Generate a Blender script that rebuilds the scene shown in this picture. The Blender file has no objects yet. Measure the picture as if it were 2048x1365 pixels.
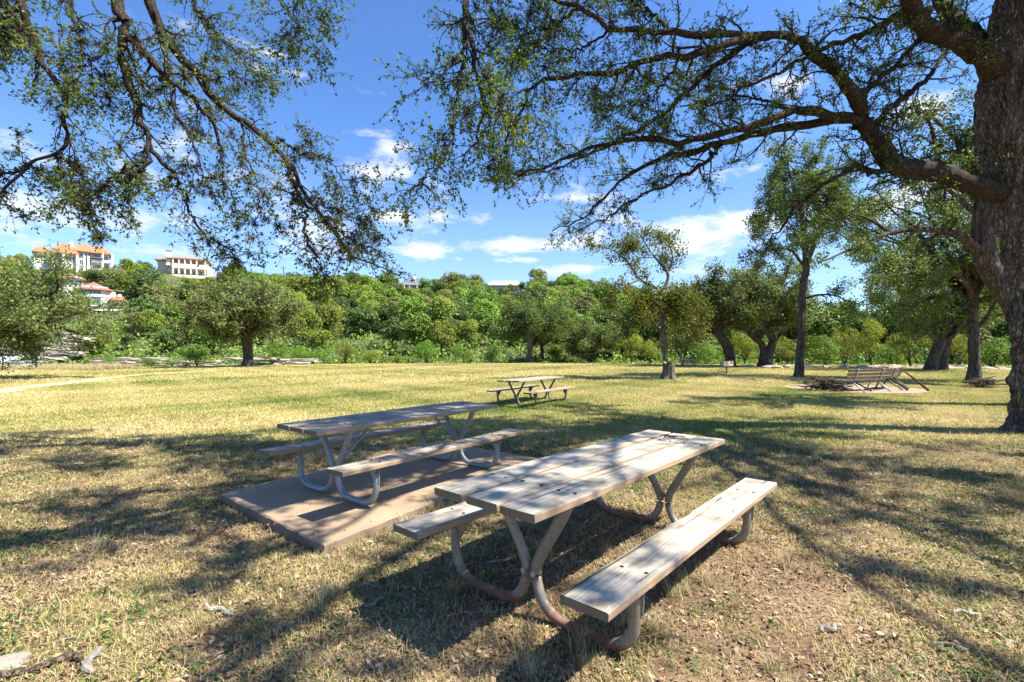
import bpy, bmesh, math, random
import numpy as np
from mathutils import Vector, noise

# ---------------------------------------------------------------- camera, sky, sun, exposure
S = bpy.context.scene
COL = S.collection
FPX, CY, EYE = 977.0, 696.5, 1.55          # focal length and horizon row measured on the 2048 px wide photograph
cam = bpy.data.objects.new('camera', bpy.data.cameras.new('camera'))
COL.objects.link(cam)
cam.location = (0, 0, EYE)
cam.rotation_euler = (math.radians(90), 0, 0)
cam.data.sensor_width = 36
cam.data.lens = FPX / 2048 * 36
cam.data.shift_y = (CY - 682.5) / 2048
cam.data.clip_start = 0.05
cam.data.clip_end = 3000
S.camera = cam

SUNV = Vector((0.305, -0.089, 0.44)).normalized()
SUN_EL = math.asin(SUNV.z)
SUN_AZ = math.atan2(SUNV.x, SUNV.y)

def N(nt, typ, ins=None, **props):
    n = nt.nodes.new(typ)
    for k, v in props.items():
        setattr(n, k, v)
    for k, v in (ins or {}).items():
        s = n.inputs[k]
        if isinstance(v, bpy.types.NodeSocket):
            nt.links.new(v, s)
        else:
            s.default_value = v
    return n

def math_(nt, op, a, b=None, c=None, clamp=False):
    n = N(nt, 'ShaderNodeMath', operation=op, use_clamp=clamp)
    for i, v in enumerate((a, b, c)):
        if v is None: continue
        if isinstance(v, bpy.types.NodeSocket): nt.links.new(v, n.inputs[i])
        else: n.inputs[i].default_value = v
    return n.outputs[0]

def ramp(nt, fac, stops, interp='LINEAR'):
    r = N(nt, 'ShaderNodeValToRGB', {'Fac': fac})
    r.color_ramp.interpolation = interp
    el = r.color_ramp.elements
    while len(el) < len(stops): el.new(0.5)
    for e, (p, c) in zip(el, stops):
        e.position = p
        e.color = (c[0], c[1], c[2], 1) if len(c) == 3 else c
    return r.outputs['Color']

def mixc(nt, fac, a, b, mode='MIX'):
    n = N(nt, 'ShaderNodeMix', data_type='RGBA', blend_type=mode)
    for s, v in ((n.inputs[0], fac), (n.inputs[6], a), (n.inputs[7], b)):
        if isinstance(v, bpy.types.NodeSocket): nt.links.new(v, s)
        else: s.default_value = (v[0], v[1], v[2], 1) if isinstance(v, tuple) else v
    return n.outputs[2]

W = bpy.data.worlds.new('World')
S.world = W
W.use_nodes = True
nt = W.node_tree
nt.nodes.clear()
sky = N(nt, 'ShaderNodeTexSky', sky_type='NISHITA', sun_disc=False, sun_elevation=SUN_EL, sun_rotation=SUN_AZ,
        air_density=1.0, dust_density=0.35, ozone_density=1.4, altitude=200)
tc = N(nt, 'ShaderNodeTexCoord')
sep = N(nt, 'ShaderNodeSeparateXYZ', {0: tc.outputs['Generated']})
az = math_(nt, 'ARCTAN2', sep.outputs['X'], sep.outputs['Y'])
hyp = math_(nt, 'SQRT', math_(nt, 'ADD', math_(nt, 'MULTIPLY', sep.outputs['X'], sep.outputs['X']), math_(nt, 'MULTIPLY', sep.outputs['Y'], sep.outputs['Y'])))
el = math_(nt, 'ARCTAN2', sep.outputs['Z'], hyp)
vec = N(nt, 'ShaderNodeCombineXYZ', {0: az, 1: math_(nt, 'MULTIPLY', el, 2.6), 2: 1.7})
n1 = N(nt, 'ShaderNodeTexNoise', {'Vector': vec.outputs[0], 'Scale': 9.0, 'Detail': 10.0, 'Roughness': 0.6, 'Distortion': 0.25})
n2 = N(nt, 'ShaderNodeTexNoise', {'Vector': vec.outputs[0], 'Scale': 2.2, 'Detail': 3.0, 'Roughness': 0.5})
# individual clouds: (azimuth, elevation) read from the picture, widths in the same angles, density
boost = None
for (px, py, w, hgt, amp) in [(785, 287, 60, 18, 1.0), (735, 268, 45, 12, 0.75), (60, 300, 120, 26, 0.5), (800, 432, 75, 14, 0.8), (845, 493, 70, 14, 1.0), (1045, 492, 125, 20, 1.05), (1420, 470, 150, 34, 0.8),
                              (1130, 400, 55, 11, 0.75), (750, 345, 110, 32, 0.55), (560, 400, 170, 60, 0.5), (1850, 215, 70, 28, 0.95), (1580, 175, 45, 18, 0.8), (556, 110, 22, 6, 0.8), (598, 148, 30, 5, 0.6), (515, 138, 24, 8, 0.7),
                              (200, 430, 260, 50, 0.5), (640, 470, 120, 30, 0.5), (1150, 540, 120, 14, 0.55), (1750, 400, 200, 60, 0.6), (1050, 520, 90, 9, 0.7), (400, 300, 80, 40, 0.45)]:
    uu = (px - 1024) / FPX; ww = (CY - py) / FPX
    a0 = math.atan(uu); e0 = math.atan(ww / math.hypot(1, uu))
    sa = w / FPX * math.cos(a0) ** 2; se = hgt / FPX * math.cos(a0)
    da = math_(nt, 'DIVIDE', math_(nt, 'SUBTRACT', az, a0), sa); de = math_(nt, 'DIVIDE', math_(nt, 'SUBTRACT', el, e0), se)
    q2 = math_(nt, 'ADD', math_(nt, 'MULTIPLY', da, da), math_(nt, 'MULTIPLY', de, de))
    g_ = math_(nt, 'MULTIPLY', math_(nt, 'EXPONENT', math_(nt, 'MULTIPLY', q2, -0.8)), amp)
    boost = g_ if boost is None else math_(nt, 'MAXIMUM', boost, g_)
# the same kind of low broken cloud goes on all round the horizon
band = N(nt, 'ShaderNodeMapRange', {'Value': el, 'From Min': 0.10, 'From Max': 0.55, 'To Min': 0.06, 'To Max': -0.10}, interpolation_type='SMOOTHSTEP')
val = math_(nt, 'ADD', math_(nt, 'ADD', math_(nt, 'MULTIPLY_ADD', n1.outputs['Fac'], 1.75, -0.45), math_(nt, 'MULTIPLY', boost, 0.56)), math_(nt, 'ADD', band.outputs[0], math_(nt, 'MULTIPLY', math_(nt, 'SUBTRACT', n2.outputs['Fac'], 0.5), 0.3)))
cl = N(nt, 'ShaderNodeMapRange', {'Value': val, 'From Min': 0.50, 'From Max': 1.0}, interpolation_type='SMOOTHSTEP')
haze = N(nt, 'ShaderNodeMapRange', {'Value': el, 'From Min': 0.0, 'From Max': 0.42, 'To Min': 0.22, 'To Max': 0.0}, interpolation_type='SMOOTHSTEP')
cfac = math_(nt, 'MAXIMUM', math_(nt, 'MULTIPLY', cl.outputs[0], 0.93), haze.outputs[0])
skyc = mixc(nt, 1.0, sky.outputs[0], (0.60, 0.87, 1.24), 'MULTIPLY')
cloudc = mixc(nt, n2.outputs['Fac'], (4.6, 4.8, 5.2), (6.2, 6.3, 6.5))
out = mixc(nt, cfac, skyc, cloudc)
bg = N(nt, 'ShaderNodeBackground', {'Color': out, 'Strength': 0.08})
N(nt, 'ShaderNodeOutputWorld', {'Surface': bg.outputs[0]})

sun = bpy.data.objects.new('sun', bpy.data.lights.new('sun', 'SUN'))
COL.objects.link(sun)
sun.data.energy = 5.0
sun.data.angle = math.radians(0.53)
sun.data.color = (1.0, 0.94, 0.83)
sun.rotation_euler = (-SUNV).to_track_quat('-Z', 'Y').to_euler()
sun.location = SUNV * 60

vs = S.view_settings
vs.view_transform = 'Standard'
vs.look = 'None'
vs.gamma = 1
vs.use_curve_mapping = False
vs.exposure = 1.4
S.cycles.max_bounces = 6
S.cycles.transparent_max_bounces = 4
S.cycles.use_adaptive_sampling = True
S.cycles.use_denoising = True

# ---------------------------------------------------------------- helpers
rng = np.random.default_rng(11)
random.seed(5)

def mesh_np(name, V, F=None, tint=None, smooth=False, attrs=None):
    """V (n,3), F list of arrays of faces (m,3) or (m,4)."""
    me = bpy.data.meshes.new(name)
    V = np.asarray(V, dtype=np.float32)
    me.vertices.add(len(V))
    me.vertices.foreach_set('co', V.ravel())
    if F is not None:
        F = [np.asarray(f, dtype=np.int32) for f in (F if isinstance(F, (list, tuple)) else [F]) if len(f)]
        tot = np.concatenate([np.full(len(f), f.shape[1], dtype=np.int32) for f in F])
        idx = np.concatenate([f.ravel() for f in F])
        me.loops.add(len(idx))
        me.loops.foreach_set('vertex_index', idx)
        me.polygons.add(len(tot))
        st = np.zeros(len(tot), dtype=np.int32)
        st[1:] = np.cumsum(tot)[:-1]
        me.polygons.foreach_set('loop_start', st)
        me.polygons.foreach_set('loop_total', tot)
        if smooth:
            me.polygons.foreach_set('use_smooth', np.ones(len(tot), dtype=bool))
    if tint is not None:
        a = me.attributes.new('tint', 'FLOAT', 'POINT')
        a.data.foreach_set('value', np.asarray(tint, dtype=np.float32))
    for k, (ty, arr) in (attrs or {}).items():
        a = me.attributes.new(k, ty, 'POINT')
        a.data.foreach_set('vector' if ty == 'FLOAT_VECTOR' else 'value', np.asarray(arr).ravel())
    me.update(calc_edges=True)
    return me

def link(name, me, m=None, parent=None, loc=(0, 0, 0), rot=(0, 0, 0)):
    o = bpy.data.objects.new(name, me)
    COL.objects.link(o)
    o.location = loc
    o.rotation_euler = rot
    if parent is not None: o.parent = parent
    if m is not None and me is not None and len(me.materials) == 0: me.materials.append(m)
    return o

def tag(o, label=None, cat=None, group=None, kind=None):
    if label: o['label'] = label
    if cat: o['category'] = cat
    if group: o['group'] = group
    if kind: o['kind'] = kind
    return o

def thing(name, label, cat, loc=(0, 0, 0), rz=0.0, group=None):
    o = bpy.data.objects.new(name, None)
    COL.objects.link(o)
    o.empty_display_size = 0.2
    o.location = loc
    o.rotation_euler = (0, 0, rz)
    return tag(o, label, cat, group)

def copy_tree(root, loc, rz, sc=1.0, label=None, group=None, scz=None):
    r = root.copy(); COL.objects.link(r)
    r.location = loc; r.rotation_euler = (0, 0, rz); r.scale = (sc, sc, scz or sc)
    if label: r['label'] = label
    if group: r['group'] = group
    for ch in list(root.children):
        c = ch.copy(); COL.objects.link(c); c.parent = r
        for g in list(ch.children):
            d = g.copy(); COL.objects.link(d); d.parent = c
    return r

def unit(a):
    return a / (np.linalg.norm(a, axis=-1, keepdims=True) + 1e-9)

def catmull(pts, n):
    p = np.asarray(pts, float)
    p = np.vstack([2 * p[0] - p[1], p, 2 * p[-1] - p[-2]])
    seg = len(p) - 3
    t = np.linspace(0, seg - 1e-6, n)
    i = t.astype(int); f = (t - i)[:, None]
    a, b, c, d = p[i], p[i + 1], p[i + 2], p[i + 3]
    return 0.5 * (2 * b + (c - a) * f + (2 * a - 5 * b + 4 * c - d) * f ** 2 + (3 * b - a - 3 * c + d) * f ** 3)

def tubes(Pt, R, k=5, cap=True):
    """Pt (B,P,3), R (B,P) -> verts, quads"""
    B, P, _ = Pt.shape
    T = np.gradient(Pt, axis=1)
    T = unit(T)
    ref = np.where(np.abs(T[..., 2:3]) < 0.9, np.array([0, 0, 1.0]), np.array([1.0, 0, 0]))
    ref = np.broadcast_to(np.where(np.abs(T.mean(1, keepdims=True)[..., 2:3]) < 0.8, np.array([0, 0, 1.0]), np.array([1.0, 0.1, 0])), T.shape)
    A = unit(np.cross(T, ref)); Bn = np.cross(T, A)
    ang = np.linspace(0, 2 * np.pi, k, endpoint=False)
    V = Pt[:, :, None, :] + R[:, :, None, None] * (A[:, :, None, :] * np.cos(ang)[None, None, :, None] + Bn[:, :, None, :] * np.sin(ang)[None, None, :, None])
    b = np.arange(B)[:, None, None] * P * k
    i = np.arange(P - 1)[None, :, None] * k
    j = np.arange(k)[None, None, :]
    j2 = (j + 1) % k
    Q = np.stack([b + i + j, b + i + j2, b + i + k + j2, b + i + k + j], -1).reshape(-1, 4)
    return V.reshape(-1, 3), Q

class MB:
    """collects shapes for ONE part"""
    def __init__(s): s.v = []; s.f = []; s.n = 0
    def raw(s, V, F):
        V = np.asarray(V, float); s.v.append(V)
        for f in F: s.f.append(tuple(int(i) + s.n for i in f))
        s.n += len(V); return s
    def box(s, c, d, rz=0.0, taper=1.0):
        x, y, z = d[0] / 2, d[1] / 2, d[2] / 2
        V = np.array([(-x, -y, -z), (x, -y, -z), (x, y, -z), (-x, y, -z), (-x * taper, -y * taper, z), (x * taper, -y * taper, z), (x * taper, y * taper, z), (-x * taper, y * taper, z)])
        cr, sr = math.cos(rz), math.sin(rz)
        V = np.stack([V[:, 0] * cr - V[:, 1] * sr, V[:, 0] * sr + V[:, 1] * cr, V[:, 2]], 1) + np.array(c)
        return s.raw(V, [(0, 3, 2, 1), (4, 5, 6, 7), (0, 1, 5, 4), (1, 2, 6, 5), (2, 3, 7, 6), (3, 0, 4, 7)])
    def span(s, x0, x1, y0, y1, z0, z1):
        return s.box(((x0 + x1) / 2, (y0 + y1) / 2, (z0 + z1) / 2), (x1 - x0, y1 - y0, z1 - z0))
    def tube(s, pts, r, k=8, n=None, smooth=True):
        p = catmull(pts, n) if n else np.asarray(pts, float)
        R = np.interp(np.linspace(0, 1, len(p)), np.linspace(0, 1, len(np.atleast_1d(r))), np.atleast_1d(r)) if np.ndim(r) else np.full(len(p), r)
        V, Q = tubes(p[None], R[None], k)
        m = len(p)
        F = [tuple(q) for q in Q] + [tuple(range(k))[::-1], tuple(range((m - 1) * k, m * k))]
        return s.raw(V, F)
    def prism(s, poly, z0, z1):
        """poly list of (x,y) counter-clockwise, extruded in z"""
        n = len(poly)
        V = [(x, y, z0) for x, y in poly] + [(x, y, z1) for x, y in poly]
        F = [tuple(range(n))[::-1], tuple(range(n, 2 * n))] + [(i, (i + 1) % n, n + (i + 1) % n, n + i) for i in range(n)]
        return s.raw(V, F)
    def hip(s, x0, x1, y0, y1, z0, z1, rx0, rx1, eave=0.18):
        """hipped roof with a ridge from rx0 to rx1 along x and a thin eave slab"""
        ym = (y0 + y1) / 2
        V = [(x0, y0, z0), (x1, y0, z0), (x1, y1, z0), (x0, y1, z0), (rx0, ym, z1), (rx1, ym, z1),
             (x0, y0, z0 - eave), (x1, y0, z0 - eave), (x1, y1, z0 - eave), (x0, y1, z0 - eave)]
        F = [(0, 1, 5, 4), (1, 2, 5), (2, 3, 4, 5), (3, 0, 4), (6, 7, 1, 0), (7, 8, 2, 1), (8, 9, 3, 2), (9, 6, 0, 3), (9, 8, 7, 6)]
        return s.raw(V, F)
    def mesh(s, name, smooth=False):
        me = bpy.data.meshes.new(name)
        me.from_pydata(np.concatenate(s.v).tolist(), [], s.f)
        if smooth:
            me.polygons.foreach_set('use_smooth', np.ones(len(me.polygons), dtype=bool))
        me.update()
        return me
    def part(s, name, m, parent=None, loc=(0, 0, 0), rot=(0, 0, 0), smooth=False):
        return link(name, s.mesh(name, smooth), m, parent, loc, rot)

def PX(px, py, d):
    """a place in the world d metres ahead, read off the photograph's perspective"""
    return np.array([(px - 1024) / FPX * d, d, EYE + (CY - py) / FPX * d])

def sstep(a, b, x):
    t = np.clip((np.asarray(x, float) - a) / (b - a), 0, 1)
    return t * t * (3 - 2 * t)

def ground_z(x, y):
    x = np.asarray(x, float); y = np.asarray(y, float)
    z = -0.13 * sstep(6, 14, y)
    z = z - 0.085 * np.exp(-(((x + 2.0) / 1.5) ** 2 + ((y - 4.6) / 1.5) ** 2))
    z = z + 0.016 * np.sin(x * 1.3 + 0.7 * y) * np.sin(y * 1.1 - 0.4 * x + 1) + 0.008 * np.sin(x * 2.9 - y * 2.1)
    z = z - 0.35 * sstep(50, 62, np.hypot(x, y))
    return z

# ---------------------------------------------------------------- materials
def mat(name):
    m = bpy.data.materials.new(name)
    m.use_nodes = True
    m.node_tree.nodes.clear()
    return m, m.node_tree

def finish(nt, bsdf, disp=None):
    o = N(nt, 'ShaderNodeOutputMaterial', {'Surface': bsdf})
    return o

def simple(name, col, rough=0.7, metal=0.0, var=0.25, scale=6.0, bump=0.0, bscale=40.0, spec=0.4):
    m, nt = mat(name)
    tc = N(nt, 'ShaderNodeTexCoord')
    no = N(nt, 'ShaderNodeTexNoise', {'Vector': tc.outputs['Object'], 'Scale': scale, 'Detail': 5.0, 'Roughness': 0.6})
    c0 = tuple(c * (1 - var) for c in col); c1 = tuple(min(1, c * (1 + var)) for c in col)
    c = ramp(nt, no.outputs['Fac'], [(0.3, c0), (0.7, c1)])
    b = N(nt, 'ShaderNodeBsdfPrincipled', {'Base Color': c, 'Roughness': rough, 'Metallic': metal, 'Specular IOR Level': spec})
    if bump:
        nb = N(nt, 'ShaderNodeTexNoise', {'Vector': tc.outputs['Object'], 'Scale': bscale, 'Detail': 6.0, 'Roughness': 0.65})
        bp = N(nt, 'ShaderNodeBump', {'Height': nb.outputs['Fac'], 'Strength': bump, 'Distance': 0.02})
        nt.links.new(bp.outputs[0], b.inputs['Normal'])
    finish(nt, b.outputs[0])
    return m

def leaf_mat(name, stops, transl=0.32, rough=0.55, inst=False):
    m, nt = mat(name)
    at = N(nt, 'ShaderNodeAttribute', attribute_name='tint', attribute_type='INSTANCER' if inst else 'GEOMETRY')
    c = ramp(nt, at.outputs['Fac'], stops)
    oi = N(nt, 'ShaderNodeObjectInfo')
    hs = N(nt, 'ShaderNodeHueSaturation', {'Color': c, 'Hue': math_(nt, 'MULTIPLY_ADD', oi.outputs['Random'], 0.03, 0.485), 'Saturation': 1.0,
                                            'Value': math_(nt, 'MULTIPLY_ADD', oi.outputs['Random'], 0.5, 0.75)})
    b = N(nt, 'ShaderNodeBsdfPrincipled', {'Base Color': hs.outputs[0], 'Roughness': rough, 'Specular IOR Level': 0.3})
    bright = mixc(nt, 1.0, hs.outputs[0], (1.35, 1.45, 0.7), 'MULTIPLY')
    t = N(nt, 'ShaderNodeBsdfTranslucent', {'Color': bright})
    mx = N(nt, 'ShaderNodeMixShader', {0: transl, 1: b.outputs[0], 2: t.outputs[0]})
    finish(nt, mx.outputs[0])
    return m

MAT = {}
# near oak leaves: deep green, some yellowing
MAT['leaf_near'] = leaf_mat('leaf_near', [(0, (0.047, 0.074, 0.016)), (0.55, (0.095, 0.142, 0.030)), (0.85, (0.162, 0.203, 0.041)), (1, (0.351, 0.270, 0.054))], transl=0.42)
MAT['leaf_elm'] = leaf_mat('leaf_elm', [(0, (0.050, 0.075, 0.018)), (0.6, (0.106, 0.144, 0.035)), (1, (0.213, 0.219, 0.044))])
MAT['leaf_live_oak'] = leaf_mat('leaf_live_oak', [(0, (0.077, 0.105, 0.031)), (0.6, (0.161, 0.203, 0.059)), (1, (0.280, 0.308, 0.105))], transl=0.25)
MAT['leaf_yellow'] = leaf_mat('leaf_yellow', [(0, (0.085, 0.12, 0.02)), (0.5, (0.19, 0.215, 0.032)), (1, (0.40, 0.35, 0.04))], transl=0.4)
MAT['leaf_bright'] = leaf_mat('leaf_bright', [(0, (0.069, 0.127, 0.017)), (0.6, (0.138, 0.230, 0.029)), (1, (0.253, 0.322, 0.040))], transl=0.35)
MAT['hill_dark'] = leaf_mat('hill_dark', [(0, (0.046, 0.075, 0.020)), (0.6, (0.094, 0.145, 0.032)), (1, (0.174, 0.225, 0.055))], transl=0.15)
MAT['hill_mid'] = leaf_mat('hill_mid', [(0, (0.078, 0.132, 0.018)), (0.6, (0.155, 0.240, 0.031)), (1, (0.279, 0.358, 0.053))], transl=0.2)
MAT['hill_light'] = leaf_mat('hill_light', [(0, (0.105, 0.149, 0.021)), (0.6, (0.209, 0.269, 0.036)), (1, (0.374, 0.404, 0.060))], transl=0.25)
MAT['hill_olive'] = leaf_mat('hill_olive', [(0, (0.090, 0.098, 0.033)), (0.6, (0.187, 0.194, 0.060)), (1, (0.329, 0.299, 0.098))], transl=0.2)
MAT['hill_grey'] = leaf_mat('hill_grey', [(0, (0.07, 0.068, 0.05)), (0.6, (0.15, 0.14, 0.105)), (1, (0.25, 0.22, 0.17))], transl=0.1)
MAT['moss'] = leaf_mat('moss', [(0, (0.03, 0.024, 0.016)), (1, (0.10, 0.075, 0.05))], transl=0.05)

def bark_mat(name, c0, c1, sx=14, sz=2.2, strength=0.9, dist=0.03):
    m, nt = mat(name)
    tc = N(nt, 'ShaderNodeTexCoord')
    mp = N(nt, 'ShaderNodeMapping', {'Vector': tc.outputs['Object'], 'Scale': (sx, sx, sz)})
    no = N(nt, 'ShaderNodeTexNoise', {'Vector': mp.outputs[0], 'Scale': 1.0, 'Detail': 8.0, 'Roughness': 0.66, 'Distortion': 0.9})
    rd = N(nt, 'ShaderNodeTexNoise', {'Vector': mp.outputs[0], 'Scale': 1.9, 'Detail': 4.0, 'Roughness': 0.55, 'Distortion': 0.6})
    rid = math_(nt, 'MULTIPLY', math_(nt, 'ABSOLUTE', math_(nt, 'SUBTRACT', rd.outputs['Fac'], 0.5)), 5.0, clamp=True)
    h = math_(nt, 'ADD', math_(nt, 'MULTIPLY', no.outputs['Fac'], 0.55), math_(nt, 'MULTIPLY', rid, 0.5))
    big = N(nt, 'ShaderNodeTexNoise', {'Vector': tc.outputs['Object'], 'Scale': 1.7, 'Detail': 4.0})
    c = ramp(nt, h, [(0.25, tuple(x * 0.28 for x in c0)), (0.45, c0), (0.8, c1)])
    c = mixc(nt, 0.8, c, ramp(nt, big.outputs['Fac'], [(0.3, (0.6, 0.57, 0.53)), (0.7, (1.2, 1.2, 1.2))]), 'MULTIPLY')
    bp = N(nt, 'ShaderNodeBump', {'Height': h, 'Strength': strength, 'Distance': dist})
    b = N(nt, 'ShaderNodeBsdfPrincipled', {'Base Color': c, 'Roughness': 0.9, 'Specular IOR Level': 0.15, 'Normal': bp.outputs[0]})
    finish(nt, b.outputs[0])
    return m

MAT['bark_big'] = bark_mat('bark_big', (0.194, 0.162, 0.138), (0.535, 0.486, 0.430), sx=13, sz=3.6, strength=1.0, dist=0.06)
MAT['bark_limb'] = bark_mat('bark_limb', (0.063, 0.051, 0.041), (0.173, 0.147, 0.121), sx=18, sz=12, strength=1.0, dist=0.03)
MAT['bark_far'] = bark_mat('bark_far', (0.102, 0.084, 0.070), (0.228, 0.198, 0.168), sx=8, sz=1.6, strength=0.8, dist=0.06)
MAT['bark_pale'] = bark_mat('bark_pale', (0.15, 0.13, 0.11), (0.33, 0.30, 0.26), sx=8, sz=1.6, strength=0.8, dist=0.05)
MAT['branch_wood'] = bark_mat('branch_wood', (0.10, 0.075, 0.055), (0.27, 0.215, 0.165), sx=20, sz=20, strength=0.6, dist=0.02)

def wood_mat(name, light, mid, dark, edge=0.8):
    m, nt = mat(name)
    tc = N(nt, 'ShaderNodeTexCoord')
    oi = N(nt, 'ShaderNodeObjectInfo')
    off = N(nt, 'ShaderNodeCombineXYZ', {0: math_(nt, 'MULTIPLY', oi.outputs['Random'], 37.0), 1: math_(nt, 'MULTIPLY', oi.outputs['Random'], 11.0), 2: 0.0})
    ad = N(nt, 'ShaderNodeVectorMath', {0: tc.outputs['Object'], 1: off.outputs[0]}, operation='ADD')
    m1 = N(nt, 'ShaderNodeMapping', {'Vector': ad.outputs[0], 'Scale': (1.6, 26, 26)})
    g1 = N(nt, 'ShaderNodeTexNoise', {'Vector': m1.outputs[0], 'Scale': 1.0, 'Detail': 6.0, 'Roughness': 0.6, 'Distortion': 1.2})
    m2 = N(nt, 'ShaderNodeMapping', {'Vector': ad.outputs[0], 'Scale': (3.0, 150, 150)})
    g2 = N(nt, 'ShaderNodeTexNoise', {'Vector': m2.outputs[0], 'Scale': 1.0, 'Detail': 4.0, 'Roughness': 0.7, 'Distortion': 0.6})
    st = N(nt, 'ShaderNodeTexNoise', {'Vector': ad.outputs[0], 'Scale': 4.5, 'Detail': 4.0, 'Roughness': 0.6})
    m3 = N(nt, 'ShaderNodeMapping', {'Vector': ad.outputs[0], 'Scale': (1.1, 34, 5)})
    ck = N(nt, 'ShaderNodeTexNoise', {'Vector': m3.outputs[0], 'Scale': 1.0, 'Detail': 2.0, 'Distortion': 0.4})
    c = ramp(nt, g1.outputs['Fac'], [(0.25, mid), (0.6, light), (0.8, mid)])
    c = mixc(nt, math_(nt, 'MULTIPLY', math_(nt, 'SUBTRACT', g2.outputs['Fac'], 0.40, clamp=True), 2.4, clamp=True), c, mid, 'MULTIPLY')
    sf = N(nt, 'ShaderNodeMapRange', {'Value': st.outputs['Fac'], 'From Min': 0.50, 'From Max': 0.70, 'To Max': 0.8})
    c = mixc(nt, sf.outputs[0], c, dark)
    kf = N(nt, 'ShaderNodeMapRange', {'Value': ck.outputs['Fac'], 'From Min': 0.655, 'From Max': 0.685})
    c = mixc(nt, math_(nt, 'MULTIPLY', kf.outputs[0], 0.85), c, (0.05, 0.04, 0.03))
    # end grain mixed to a dark olive brown
    sp = N(nt, 'ShaderNodeSeparateXYZ', {0: tc.outputs['Normal']})
    ef = math_(nt, 'MULTIPLY', math_(nt, 'ABSOLUTE', sp.outputs[0]), 0.93)
    c = mixc(nt, ef, c, (0.13, 0.115, 0.075))
    sf2 = math_(nt, 'MULTIPLY', math_(nt, 'ABSOLUTE', sp.outputs[1]), edge)
    c = mixc(nt, sf2, c, mixc(nt, g1.outputs['Fac'], (0.22, 0.135, 0.08), (0.42, 0.28, 0.17)))
    h = math_(nt, 'SUBTRACT', math_(nt, 'ADD', math_(nt, 'MULTIPLY', g1.outputs['Fac'], 0.5), math_(nt, 'MULTIPLY', g2.outputs['Fac'], 0.5)), kf.outputs[0])
    bp = N(nt, 'ShaderNodeBump', {'Height': h, 'Strength': 0.55, 'Distance': 0.004})
    b = N(nt, 'ShaderNodeBsdfPrincipled', {'Base Color': c, 'Roughness': 0.75, 'Specular IOR Level': 0.25, 'Normal': bp.outputs[0]})
    finish(nt, b.outputs[0])
    return m

MAT['wood_bleached'] = wood_mat('wood_bleached', (0.58, 0.53, 0.45), (0.30, 0.265, 0.21), (0.13, 0.12, 0.085))
MAT['wood_grey'] = wood_mat('wood_grey', (0.46, 0.405, 0.33), (0.26, 0.22, 0.17), (0.13, 0.11, 0.08))
MAT['wood_dark'] = wood_mat('wood_dark', (0.19, 0.15, 0.11), (0.13, 0.10, 0.075), (0.07, 0.055, 0.04), 0.0)  # brown bench wood, darkened to put the tree shade into its colour

def pipe_mat(name, col, rust_top):
    m, nt = mat(name)
    tc = N(nt, 'ShaderNodeTexCoord')
    sp = N(nt, 'ShaderNodeSeparateXYZ', {0: tc.outputs['Object']})
    no = N(nt, 'ShaderNodeTexNoise', {'Vector': tc.outputs['Object'], 'Scale': 9.0, 'Detail': 6.0, 'Roughness': 0.65})
    n3 = N(nt, 'ShaderNodeTexNoise', {'Vector': tc.outputs['Object'], 'Scale': 60.0, 'Detail': 4.0, 'Roughness': 0.7})
    zf = N(nt, 'ShaderNodeMapRange', {'Value': math_(nt, 'ADD', sp.outputs[2], math_(nt, 'MULTIPLY', math_(nt, 'SUBTRACT', no.outputs['Fac'], 0.5), 0.22)),
                                      'From Min': rust_top, 'From Max': rust_top - 0.06})
    spots = N(nt, 'ShaderNodeMapRange', {'Value': no.outputs['Fac'], 'From Min': 0.66, 'From Max': 0.76, 'To Max': 0.6})
    rf = math_(nt, 'MAXIMUM', zf.outputs[0], spots.outputs[0])
    base = ramp(nt, n3.outputs['Fac'], [(0.3, tuple(c * 0.72 for c in col)), (0.7, tuple(c * 1.2 for c in col))])
    rust = ramp(nt, n3.outputs['Fac'], [(0.3, (0.10, 0.04, 0.025)), (0.7, (0.24, 0.10, 0.055))])
    c = mixc(nt, rf, base, rust)
    ro = math_(nt, 'MULTIPLY_ADD', rf, 0.3, 0.5)
    bp = N(nt, 'ShaderNodeBump', {'Height': n3.outputs['Fac'], 'Strength': 0.25, 'Distance': 0.003})
    b = N(nt, 'ShaderNodeBsdfPrincipled', {'Base Color': c, 'Roughness': ro, 'Metallic': math_(nt, 'MULTIPLY_ADD', rf, -0.3, 0.3), 'Normal': bp.outputs[0]})
    finish(nt, b.outputs[0])
    return m

MAT['pipe_rusty'] = pipe_mat('pipe_rusty', (0.27, 0.235, 0.185), 0.115)
MAT['pipe_blue'] = pipe_mat('pipe_blue', (0.25, 0.285, 0.30), -0.3)
MAT['pipe_dark'] = pipe_mat('pipe_dark', (0.12, 0.125, 0.13), -0.3)
MAT['galvanised'] = simple('galvanised', (0.36, 0.42, 0.47), 0.45, 0.5, 0.2, 12)
MAT['bolt'] = simple('bolt', (0.045, 0.032, 0.025), 0.7, 0.4)
MAT['weld'] = simple('weld', (0.42, 0.27, 0.22), 0.7, 0.1)

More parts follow.
